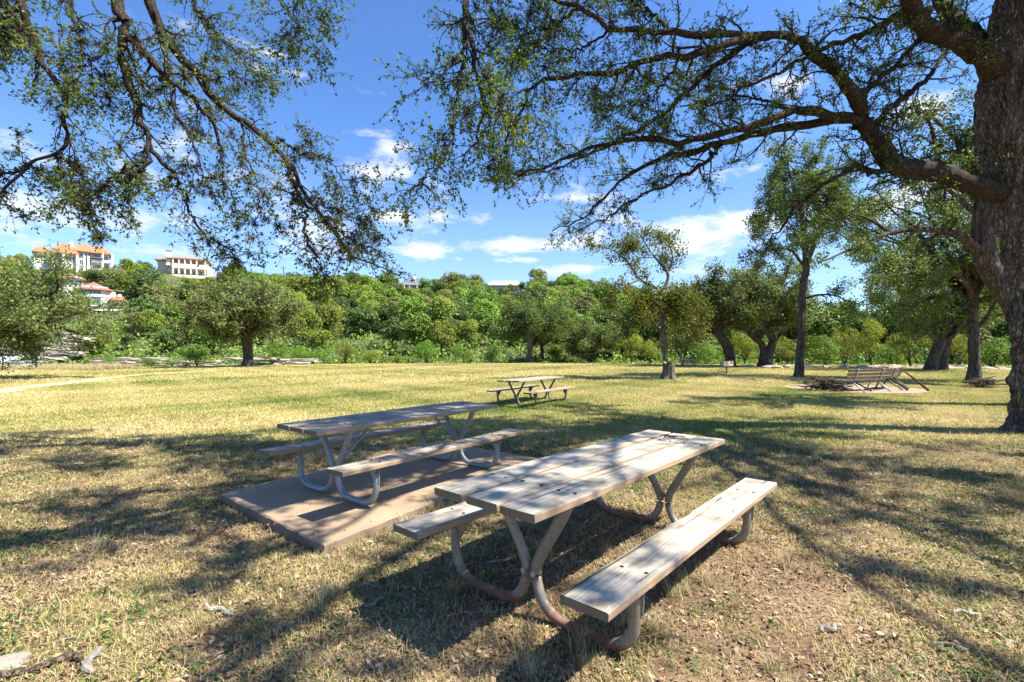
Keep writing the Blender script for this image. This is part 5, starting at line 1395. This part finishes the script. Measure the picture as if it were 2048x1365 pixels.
for q, pxc in enumerate((347.5, 359.5, 371.5, 383.5, 396)):
    h.window(pxc, pxc + 7.5, 520, 527.8, 2.38, 1, 'cream')
    h.window(pxc, pxc + 8.0, 539.5, 549.8, 2.38, 1, 'cream')
    # arch head between the columns
    xa, xb, zt, zs = h.x(pxc - 1), h.x(pxc + 8), h.z(537.1), h.z(541)
    n_ = 9; pv = [(xa, zs)] + [(xa + (xb - xa) * (0.5 - 0.5 * math.cos(math.pi * w / n_)), zs + (zt - 0.15 - zs) * math.sin(math.pi * w / n_)) for w in range(n_ + 1)][::1] + [(xb, zs), (xb, zt), (xa, zt)]
    mb = MB()
    arc = [(xa + (xb - xa) * (0.5 - 0.5 * math.cos(math.pi * w / n_)), zs + (zt - 0.15 - zs) * math.sin(math.pi * w / n_)) for w in range(n_ + 1)]
    for w in range(n_):
        (x0, z0), (x1, z1) = arc[w], arc[w + 1]
        mb.raw([(x0, 0.55, z0), (x1, 0.55, z1), (x1, 0.55, zt - .002), (x0, 0.55, zt - .002), (x0, 0.8, z0), (x1, 0.8, z1), (x1, 0.8, zt - .002), (x0, 0.8, zt - .002)],
               [(0, 1, 2, 3), (7, 6, 5, 4), (0, 4, 5, 1), (1, 5, 6, 2), (3, 2, 6, 7)])
    mb.part('arch', MAT['cream'], h.t)
h.rail(345, 413, 547, 550, 0.35)
h.box('stair_wall', 'stucco_tan', 414.5, 424, 533, 575, 1.0, 6)
h.box('stair_wall', 'stucco_tan', 424.2, 432, 547, 580, 1.0, 6)

# 3: white house with the round bays
h = House('white_house', 'white house with round glazed bays and red roofs half hidden on the slope', 195, 655, 97)
def drum(h, name, m, pxc, rpx, py0, py1, y, parent=None, a0=0, a1=2 * math.pi, n=28, thick=None):
    R = rpx * h.kx
    poly = [(h.x(pxc) + R * math.cos(q * 2 * math.pi / n), y + R * math.sin(q * 2 * math.pi / n)) for q in range(n)]
    return MB().prism(poly, h.z(py1), h.z(py0)).part(name, MAT[m], parent or h.t)
def cone(h, name, m, pxc, rpx, py_e, py_t, y, n=28):
    R = rpx * h.kx
    V = [(h.x(pxc), y, h.z(py_t))] + [(h.x(pxc) + R * math.cos(q * 2 * math.pi / n), y + R * math.sin(q * 2 * math.pi / n), h.z(py_e)) for q in range(n)] + [(h.x(pxc) + R * math.cos(q * 2 * math.pi / n), y + R * math.sin(q * 2 * math.pi / n), h.z(py_e) - 0.18) for q in range(n)]
    F = [(0, 1 + q, 1 + (q + 1) % n) for q in range(n)] + [(1 + q, 1 + n + q, 1 + n + (q + 1) % n, 1 + (q + 1) % n) for q in range(n)] + [tuple(range(1 + n, 1 + 2 * n))[::-1]]
    return MB().raw(V, F).part(name, MAT[m], h.t)
def drum_glass(h, pxc, rpx, py0, py1, y, a0, a1, n):
    R = rpx * h.kx
    for q in range(n):
        t0 = a0 + (a1 - a0) * (q + 0.06) / n; t1 = a0 + (a1 - a0) * (q + 0.94) / n
        p = [(h.x(pxc) + rr_ * math.cos(t), y + rr_ * math.sin(t)) for rr_, t in ((R + 0.01, t0), (R + 0.06, t0), (R + 0.06, t1), (R + 0.01, t1))]
        MB().prism(p, h.z(py1), h.z(py0)).part('pane', MAT['glass'], h.t)
drum(h, 'tower', 'stucco', 142, 24, 553, 640, 5.5)
cone(h, 'roof', 'tile_red', 142, 30, 556, 545, 5.5)
drum_glass(h, 142, 24, 560, 570, 5.5, math.radians(215), math.radians(330), 5)
drum(h, 'tower', 'stucco', 186, 32, 571, 640, 4.4)
cone(h, 'roof', 'tile_red', 187, 42, 577, 560, 4.4)
drum_glass(h, 186, 32, 574, 586, 4.4, math.radians(200), math.radians(300), 6)
drum(h, 'balcony', 'stucco', 186, 35, 587.5, 592, 4.4)
drum_glass(h, 186, 32, 593.5, 609, 4.4, math.radians(200), math.radians(300), 6)
drum(h, 'floor_band', 'tile_red', 184, 36, 612, 614, 4.4)
h.box('wall', 'stucco', 206, 246, 598, 660, 2.2, 9)
h.box('wall', 'stucco', 205, 233, 580, 598, 3.4, 9)
h.roof('tile_red', 217, 258, 598, 588, 1.0, 10, 232, 243)
h.box('chimney', 'stucco', 238, 246, 585, 596, 4.0, 5.0)
drum(h, 'chimney_pot', 'stucco', 242, 4.4, 583, 586, 4.5)
h.window(222, 227, 604, 615, 2.18, 0); h.window(233, 243, 604, 616, 2.18, 1)
h.window(208, 214, 602, 612, 2.18, 0)
h.rail(218, 249, 613, 618, 0.4)
h.box('terrace', 'stucco', 110, 250, 618.5, 622.5, -1.6, 2.15)
h.box('lower_wall', 'stucco', 104, 246, 622.8, 662, -0.6, 8)
h.box('wing_wall', 'stucco', 104, 152, 604, 618.2, 1.0, 8)
h.window(112, 128, 606, 616, 0.98, 2); h.window(132, 148, 606, 616, 0.98, 2)
h.window(190, 206, 638, 648, -0.62, 1); h.window(168, 182, 630, 640, -0.62, 1)

# 4 and 5: houses peeping over the ridge
h = House('ridge_house', 'dark blue-grey roofed house with white chimney peeping over the ridge', 828, 585, 174)
h.box('wall', 'stucco', 806, 850, 568, 600, 0, 8)
h.box('wall', 'stucco', 786, 805.8, 573, 600, 1, 7)
rf = h.roof('slate', 803, 853, 568, 557, -1, 9, 812, 846)
h.roof('slate', 782, 806.5, 573, 566, 0, 8, 790, 802)
h.box('chimney', 'stucco', 826, 832, 552, 568, 0.5, 1.6, rf)
h.box('porch_roof', 'stucco', 806, 850, 569.5, 571, -2.4, -0.05)
for pxc in (809, 819, 834, 847): h.box('column', 'stucco', pxc - 0.8, pxc + 0.8, 571.1, 600, -2.3, -1.9)
h.window(811, 822, 572, 580, -0.02, 1); h.window(825, 832, 572, 580, -0.02, 0); h.window(836, 846, 572, 580, -0.02, 1)
h = House('ridge_house', 'white arched house with pale grey roof half hidden on the ridge', 1008, 588, 174)
h.box('wall', 'stucco', 975, 1042, 571.5, 604, 0.4, 8)
rf = h.roof('grey_roof', 972, 1046, 571, 562, -0.8, 9, 985, 1034)
h.box('chimney', 'stucco', 997, 1000, 559, 570, 2, 3, rf)
for pxc in (980, 995, 1010, 1025):
    h.window(pxc, pxc + 10, 575, 584, 0.38, 1)

# utility poles on the ridge
for (px, py0, py1, d, lab) in [(528, 528, 560, 150, 'wooden utility pole on the ridge, the taller of two'), (567, 533, 560, 160, 'wooden utility pole on the ridge, the shorter of two')]:
    p0 = PX(px, py1 + 12, d); p1 = PX(px, py0, d)
    t = thing('utility_pole', lab, 'pole', tuple(p0), 0, 'utility poles on the ridge')
    MB().tube([(0, 0, -1), tuple(p1 - p0)], [0.16, 0.12], 8).part('post', MAT['bark_far'], t)
    MB().box((0, 0, (p1 - p0)[2] - 0.6), (1.6, 0.12, 0.12)).part('crossarm', MAT['bark_far'], t)

# shed at the far left
d = 40.0
x0 = (-14 - 1024) / FPX * d
t = thing('lakeside_shed', 'open metal-roofed shed with a pale blue panel at the far left edge', 'shed', (x0, d, float(ground_z(x0, d))))
kx = d / FPX
def sx_(px): return (px + 14) * kx
def sz_(py): return EYE + (CY - py) * kx - float(ground_z(x0, d))
MAT['tin'] = simple('tin', (0.52, 0.56, 0.60), 0.45, 0.3, 0.2, 2)
MAT['blue_panel'] = simple('blue_panel', (0.40, 0.50, 0.60), 0.6, 0.1, 0.25, 3)
MB().raw([(sx_(-60), -1.2, sz_(726)), (sx_(27), -1.2, sz_(726)), (sx_(20), 1.2, sz_(713)), (sx_(-60), 1.2, sz_(713)), (sx_(-60), -1.2, sz_(727.5)), (sx_(27), -1.2, sz_(727.5)), (sx_(20), 1.2, sz_(714.5)), (sx_(-60), 1.2, sz_(714.5))],
         [(0, 1, 2, 3), (7, 6, 5, 4), (0, 4, 5, 1), (1, 5, 6, 2), (2, 6, 7, 3), (3, 7, 4, 0)]).part('roof', MAT['tin'], t)
for px in (-50, -25, 2.5, 21, 24): MB().span(sx_(px) - 0.04, sx_(px) + 0.04, -1.1, -1.02, 0, sz_(727.6)).part('post', MAT['pipe_dark'], t)
MB().span(sx_(41), sx_(66), -0.8, 0.6, 0.0, sz_(725)).part('side_panel', MAT['blue_panel'], t)
MB().span(sx_(38), sx_(68), -1.0, 0.8, sz_(724.9), sz_(722)).part('panel_roof', MAT['tin'], t)
MB().span(sx_(-50), sx_(24), -1.07, -1.0, sz_(736), sz_(734.8)).part('rail', MAT['wood_grey'], t)
MB().tube([(sx_(24), -0.9, sz_(737)), (sx_(41), -0.9, sz_(730))], 0.05, 6).part('brace', MAT['tin'], t)

# ---------------------------------------------------------------- grass, tufts, litter (instanced stuff)
def blades(n, R, l0, l1, w, lean, seed, segs=2):
    r = np.random.default_rng(seed)
    a = r.uniform(0, 2 * np.pi, n); rad_ = R * np.sqrt(r.random(n))
    p = np.stack([rad_ * np.cos(a), rad_ * np.sin(a), np.full(n, -0.004)], 1)
    az = r.uniform(0, 2 * np.pi, n); L = r.uniform(l0, l1, n); le = r.uniform(lean * 0.3, lean, n)
    hd = np.stack([np.cos(az), np.sin(az), np.zeros(n)], 1)
    sd = np.stack([-np.sin(az), np.cos(az), np.zeros(n)], 1) * (w * r.uniform(0.7, 1.3, n) / 2)[:, None]
    m1 = p + hd * (L * 0.5 * np.sin(le * 0.6))[:, None] + np.array([0, 0, 1]) * (L * 0.5 * np.cos(le * 0.6))[:, None]
    e = m1 + hd * (L * 0.5 * np.sin(le * 1.3))[:, None] + np.array([0, 0, 1]) * (L * 0.5 * np.cos(np.minimum(le * 1.3, 1.75)))[:, None]
    V = np.stack([p - sd, p + sd, m1 + sd * 0.8, m1 - sd * 0.8, e], 1).reshape(-1, 3)
    b = np.arange(n)[:, None] * 5
    return V, [b + np.array([[0, 1, 2, 3]]), b + np.array([[3, 2, 4]])], np.repeat(r.random(n), 5)

def flakes(n, R, s0, s1, seed, flat=0.35):
    r = np.random.default_rng(seed)
    a = r.uniform(0, 2 * np.pi, n); rad_ = R * np.sqrt(r.random(n))
    c = np.stack([rad_ * np.cos(a), rad_ * np.sin(a), r.uniform(0.004, 0.012, n)], 1)
    nn = unit(np.stack([r.normal(0, flat, n), r.normal(0, flat, n), np.ones(n)], 1))
    D = rand_unit(n, r); D = unit(D - (D * nn).sum(1, keepdims=True) * nn); Sd = np.cross(nn, D)
    l = r.uniform(s0, s1, n)[:, None]; w = l * r.uniform(0.25, 0.6, n)[:, None]
    V = np.stack([c - D * l / 2, c + Sd * w / 2 + nn * l * 0.1, c + D * l / 2, c - Sd * w / 2 + nn * l * 0.1], 1).reshape(-1, 3)
    return V, [np.arange(4 * n).reshape(-1, 4)], np.repeat(r.random(n), 4)

def inst_mat(name, stops, transl=0.25):
    m, nt = mat(name)
    a = N(nt, 'ShaderNodeAttribute', attribute_name='hue', attribute_type='INSTANCER')
    l = N(nt, 'ShaderNodeAttribute', attribute_name='tint', attribute_type='GEOMETRY')
    f = math_(nt, 'ADD', a.outputs['Fac'], math_(nt, 'MULTIPLY', math_(nt, 'SUBTRACT', l.outputs['Fac'], 0.5), 0.4), clamp=True)
    c = ramp(nt, f, stops)
    b = N(nt, 'ShaderNodeBsdfPrincipled', {'Base Color': c, 'Roughness': 0.7, 'Specular IOR Level': 0.2})
    t = N(nt, 'ShaderNodeBsdfTranslucent', {'Color': c})
    mx = N(nt, 'ShaderNodeMixShader', {0: transl, 1: b.outputs[0], 2: t.outputs[0]})
    finish(nt, mx.outputs[0]); return m
MAT['grass_blade'] = inst_mat('grass_blade', [(0.0, (0.09, 0.155, 0.03)), (0.3, (0.20, 0.245, 0.06)), (0.55, (0.44, 0.39, 0.13)), (1.0, (0.66, 0.54, 0.27))])
MAT['straw'] = inst_mat('straw', [(0.0, (0.16, 0.18, 0.06)), (0.35, (0.35, 0.285, 0.14)), (1.0, (0.58, 0.47, 0.265))])
MAT['weed'] = inst_mat('weed', [(0.0, (0.06, 0.11, 0.03)), (0.6, (0.11, 0.18, 0.045)), (1.0, (0.19, 0.25, 0.07))], 0.3)
MAT['litter'] = inst_mat('litter', [(0.0, (0.10, 0.06, 0.035)), (0.35, (0.28, 0.18, 0.10)), (0.75, (0.42, 0.30, 0.20)), (1.0, (0.52, 0.44, 0.35))], 0.05)

def source(cname, builds, m):
    c = bpy.data.collections.new(cname)
    for q, (V, F, t) in enumerate(builds):
        me = mesh_np(cname + '_source', V, F, t); me.materials.append(m)
        c.objects.link(bpy.data.objects.new(cname + '_source', me))
    return c

def scatter(name, label, cat, coll, P, scale, hue, seed, tilt=0.0):
    r = np.random.default_rng(seed)
    n = len(P)
    rot = np.stack([r.normal(0, tilt, n), r.normal(0, tilt, n), r.uniform(0, 2 * np.pi, n)], 1).astype(np.float32)
    me = mesh_np(name, P, None, None, False, {'rot': ('FLOAT_VECTOR', rot), 'sc': ('FLOAT', scale.astype(np.float32)), 'hue': ('FLOAT', np.clip(hue, 0, 1).astype(np.float32))})
    o = link(name, me)
    ng = bpy.data.node_groups.new(name, 'GeometryNodeTree')
    ng.interface.new_socket('Geometry', in_out='INPUT', socket_type='NodeSocketGeometry')
    ng.interface.new_socket('Geometry', in_out='OUTPUT', socket_type='NodeSocketGeometry')
    gi = ng.nodes.new('NodeGroupInput'); go = ng.nodes.new('NodeGroupOutput')
    ip = ng.nodes.new('GeometryNodeInstanceOnPoints')
    ci = ng.nodes.new('GeometryNodeCollectionInfo')
    ci.inputs['Collection'].default_value = coll
    ci.inputs['Separate Children'].default_value = True
    ci.inputs['Reset Children'].default_value = True
    ra = ng.nodes.new('GeometryNodeInputNamedAttribute'); ra.data_type = 'FLOAT_VECTOR'; ra.inputs['Name'].default_value = 'rot'
    sa = ng.nodes.new('GeometryNodeInputNamedAttribute'); sa.data_type = 'FLOAT'; sa.inputs['Name'].default_value = 'sc'
    ng.links.new(gi.outputs[0], ip.inputs['Points'])
    ng.links.new(ci.outputs[0], ip.inputs['Instance'])
    ip.inputs['Pick Instance'].default_value = True
    e2r = ng.nodes.new('FunctionNodeEulerToRotation')
    ng.links.new(ra.outputs['Attribute'], e2r.inputs[0])
    ng.links.new(e2r.outputs[0], ip.inputs['Rotation'])
    ng.links.new(sa.outputs['Attribute'], ip.inputs['Scale'])
    ng.links.new(ip.outputs[0], go.inputs[0])
    md = o.modifiers.new('scatter', 'NODES'); md.node_group = ng
    return tag(o, label, cat, None, 'stuff')

def inside_quad(x, y, c, m=0.0):
    res = np.ones(len(x), bool)
    cen = c.mean(0)
    for q in range(4):
        a_, b_ = c[q], c[(q + 1) % 4]
        nrm = np.array([b_[1] - a_[1], -(b_[0] - a_[0])]); nrm = nrm / np.linalg.norm(nrm)
        if np.dot(cen - a_, nrm) > 0: nrm = -nrm
        res &= ((x - a_[0]) * nrm[0] + (y - a_[1]) * nrm[1]) < m
    return res

def wedge(n, y0, y1, r, power=1.0, half=1.16, pad=1.0):
    """points spread over the visible lawn, evenly per square metre"""
    y = np.sqrt(y0 ** 2 + (y1 ** 2 - y0 ** 2) * r.random(n) ** power)
    x = (r.random(n) * 2 - 1) * (half * y + pad)
    keep = ~inside_quad(x, y, SLAB, 0.01)
    keep &= np.hypot(x - rc[0], y - rc[1]) > 2.58
    if len(PATH):
        dp = np.min(np.hypot(x[:, None] - PATH[None, ::3, 0], y[:, None] - PATH[None, ::3, 1]), axis=1) if n < 200000 else np.full(n, 9.0)
        keep &= (dp > 1.15) | (y < 15)
    if y1 < 13:
        dw = np.hypot(x - 0.75, y - 3.3) + 0.5 * patch(x, y, 1.7, 1.0)
        keep &= (dw > 1.15) | (r.random(n) < 0.38)
    x, y = x[keep], y[keep]
    return x, y
def patch(x, y, s, ph):
    return np.sin(x * s + ph) * np.sin(y * s * 1.13 + 2.1 * ph) + 0.6 * np.sin(x * s * 2.3 - y * s * 1.7 + ph) + 0.35 * np.sin(x * s * 5.1 + y * s * 4.3)
def dryness(x, y):
    """0 green .. 1 straw, in natural patches; greener round the third table and under the right-hand trees"""
    h_ = 0.585 + 0.17 * patch(x, y, 0.35, 0.6) + 0.10 * patch(x, y, 1.3, 2.0)
    h_ = h_ - 0.34 * np.exp(-(((x - 1.5) / 5.0) ** 2 + ((y - 14.0) / 3.0) ** 2))
    h_ = h_ + 0.18 * np.exp(-(((x - 8) / 6.0) ** 2 + ((y - 13.0) / 2.6) ** 2))
    return h_

r = np.random.default_rng(99)
Cg = source('grass_blades', [blades(26, 0.10, 0.02, 0.055, 0.0038, 1.6, q) for q in range(5)], MAT['grass_blade'])
Cd = source('dry_grass', [blades(18, 0.10, 0.03, 0.08, 0.0032, 2.1, 20 + q) for q in range(5)], MAT['straw'])
Ct = source('tuft_grass', [blades(46, 0.045, 0.07, 0.17, 0.0032, 1.0, 40 + q) for q in range(4)], MAT['straw'])
Cw = source('weed_leaves', [flakes(11, 0.06, 0.012, 0.028, 60 + q, 0.8) for q in range(4)], MAT['weed'])
Cl = source('litter_flakes', [flakes(11, 0.11, 0.008, 0.034, 80 + q, 0.4) for q in range(5)], MAT['litter'])
Cp = source('lawn_patches', [blades(46, 0.24, 0.04, 0.085, 0.011, 1.1, 100 + q) for q in range(5)], MAT['grass_blade'])

def pts(x, y, dz=0.0): return np.stack([x, y, ground_z(x, y) + dz], 1)
# near turf: thin, patchy
x, y = wedge(38000, 1.4, 9.5, r)
k_ = r.random(len(x)) < np.clip(0.5 + 0.45 * patch(x, y, 1.1, 0.3), 0.06, 1)
x, y = x[k_], y[k_]
scatter('grass', 'patchy short grass growing through the leaf litter under the near trees', 'grass', Cg, pts(x, y), r.uniform(0.7, 1.25, len(x)), dryness(x, y) - 0.02 + r.normal(0, 0.18, len(x)), 1, 0.1)
x, y = wedge(44000, 1.4, 10.0, r)
scatter('dry_grass', 'flattened dry straw lying over the bare earth around the tables', 'grass', Cd, pts(x, y), r.uniform(0.7, 1.3, len(x)), 0.62 + 0.16 * patch(x, y, 0.9, 1.1) + r.normal(0, 0.15, len(x)), 2, 0.1)
x, y = wedge(4200, 1.6, 12, r)
k_ = r.random(len(x)) < np.clip(0.35 + 0.5 * patch(x, y, 0.8, 4.0), 0.05, 1)
x, y = x[k_], y[k_]
scatter('grass_tufts', 'scattered tan tussocks of longer grass in the foreground', 'grass', Ct, pts(x, y), r.uniform(0.45, 1.25, len(x)), 0.55 + r.normal(0, 0.25, len(x)), 3, 0.15)
x, y = wedge(30000, 1.4, 8.5, r)
k_ = r.random(len(x)) < np.clip(0.35 + 0.6 * patch(x, y, 1.5, 5.2), 0.04, 1)
x, y = x[k_], y[k_]
scatter('weeds', 'small green clover-like weeds in the foreground', 'weeds', Cw, pts(x, y, 0.006), r.uniform(0.7, 1.5, len(x)), r.random(len(x)), 4, 0.2)
x, y = wedge(42000, 1.4, 8.5, r)
scatter('leaf_litter', 'fallen leaves and bark chips strewn over the foreground', 'leaf litter', Cl, pts(x, y, 0.002), r.uniform(0.5, 1.5, len(x)), 0.36 + r.normal(0, 0.22, len(x)), 5, 0.1)
# open lawn
x, y = wedge(60000, 8.0, 24.0, r)
scatter('lawn_grass', 'short sunburnt lawn grass across the middle distance', 'grass', Cp, pts(x, y), r.uniform(0.7, 1.2, len(x)), dryness(x, y) + r.normal(0, 0.10, len(x)), 6, 0.05)
x, y = wedge(52000, 23.0, 58.0, r, half=1.12)
scatter('far_lawn_grass', 'straw-coloured lawn grass near the far trees', 'grass', Cp, pts(x, y), r.uniform(1.3, 2.1, len(x)), dryness(x, y) + 0.04 + r.normal(0, 0.10, len(x)), 7, 0.05)
# tall tan grass by the shed
n = 900
x = r.uniform(-41, -30, n); y = 37.5 + r.normal(0, 0.9, n)
scatter('tall_dry_grass', 'tall orange-tan dry grass in front of the shed at the left edge', 'grass', Ct, pts(x, y), r.uniform(2.5, 4.5, n), 0.8 + r.normal(0, 0.1, n), 8, 0.1)

# the wood behind the single hillside trees: one mass
for kind in ('dark', 'mid', 'light', 'olive', 'grey'):
    sel = [q for q in WOOD if q[4] == kind]
    if not sel: continue
    c = bpy.data.collections.new('wood_' + kind)
    for tr, cr in PROT[kind]: c.objects.link(bpy.data.objects.new('wood_source', cr))
    P = np.array([q[:3] for q in sel]); sc = np.array([q[3] for q in sel])
    scatter('distant_wood', {'dark': 'dark green', 'mid': 'mid-green', 'light': 'light green', 'olive': 'olive', 'grey': 'greyish'}[kind] + ' crowns massed far up the wooded hillside', 'wood', c, P, sc, np.full(len(P), 0.5), 30 + len(sel))

# a few leaves blown onto the slab
n = 260
a_ = r.random(n); b_ = r.random(n)
cc = SLAB[0] + (SLAB[1] - SLAB[0]) * a_[:, None] + (SLAB[3] - SLAB[0]) * b_[:, None]
edge = np.minimum(np.minimum(a_, 1 - a_), np.minimum(b_, 1 - b_))
cc = cc[(r.random(n) < np.exp(-edge * 9) + 0.08)]
Cs = source('slab_leaves', [flakes(3, 0.12, 0.012, 0.03, 140 + q, 0.3) for q in range(4)], MAT['litter'])
scatter('slab_litter', 'few dry leaves blown onto the concrete slab', 'leaf litter', Cs, np.column_stack([cc, np.full(len(cc), 0.0285)]), r.uniform(0.6, 1.2, len(cc)), 0.3 + r.normal(0, 0.2, len(cc)), 9)
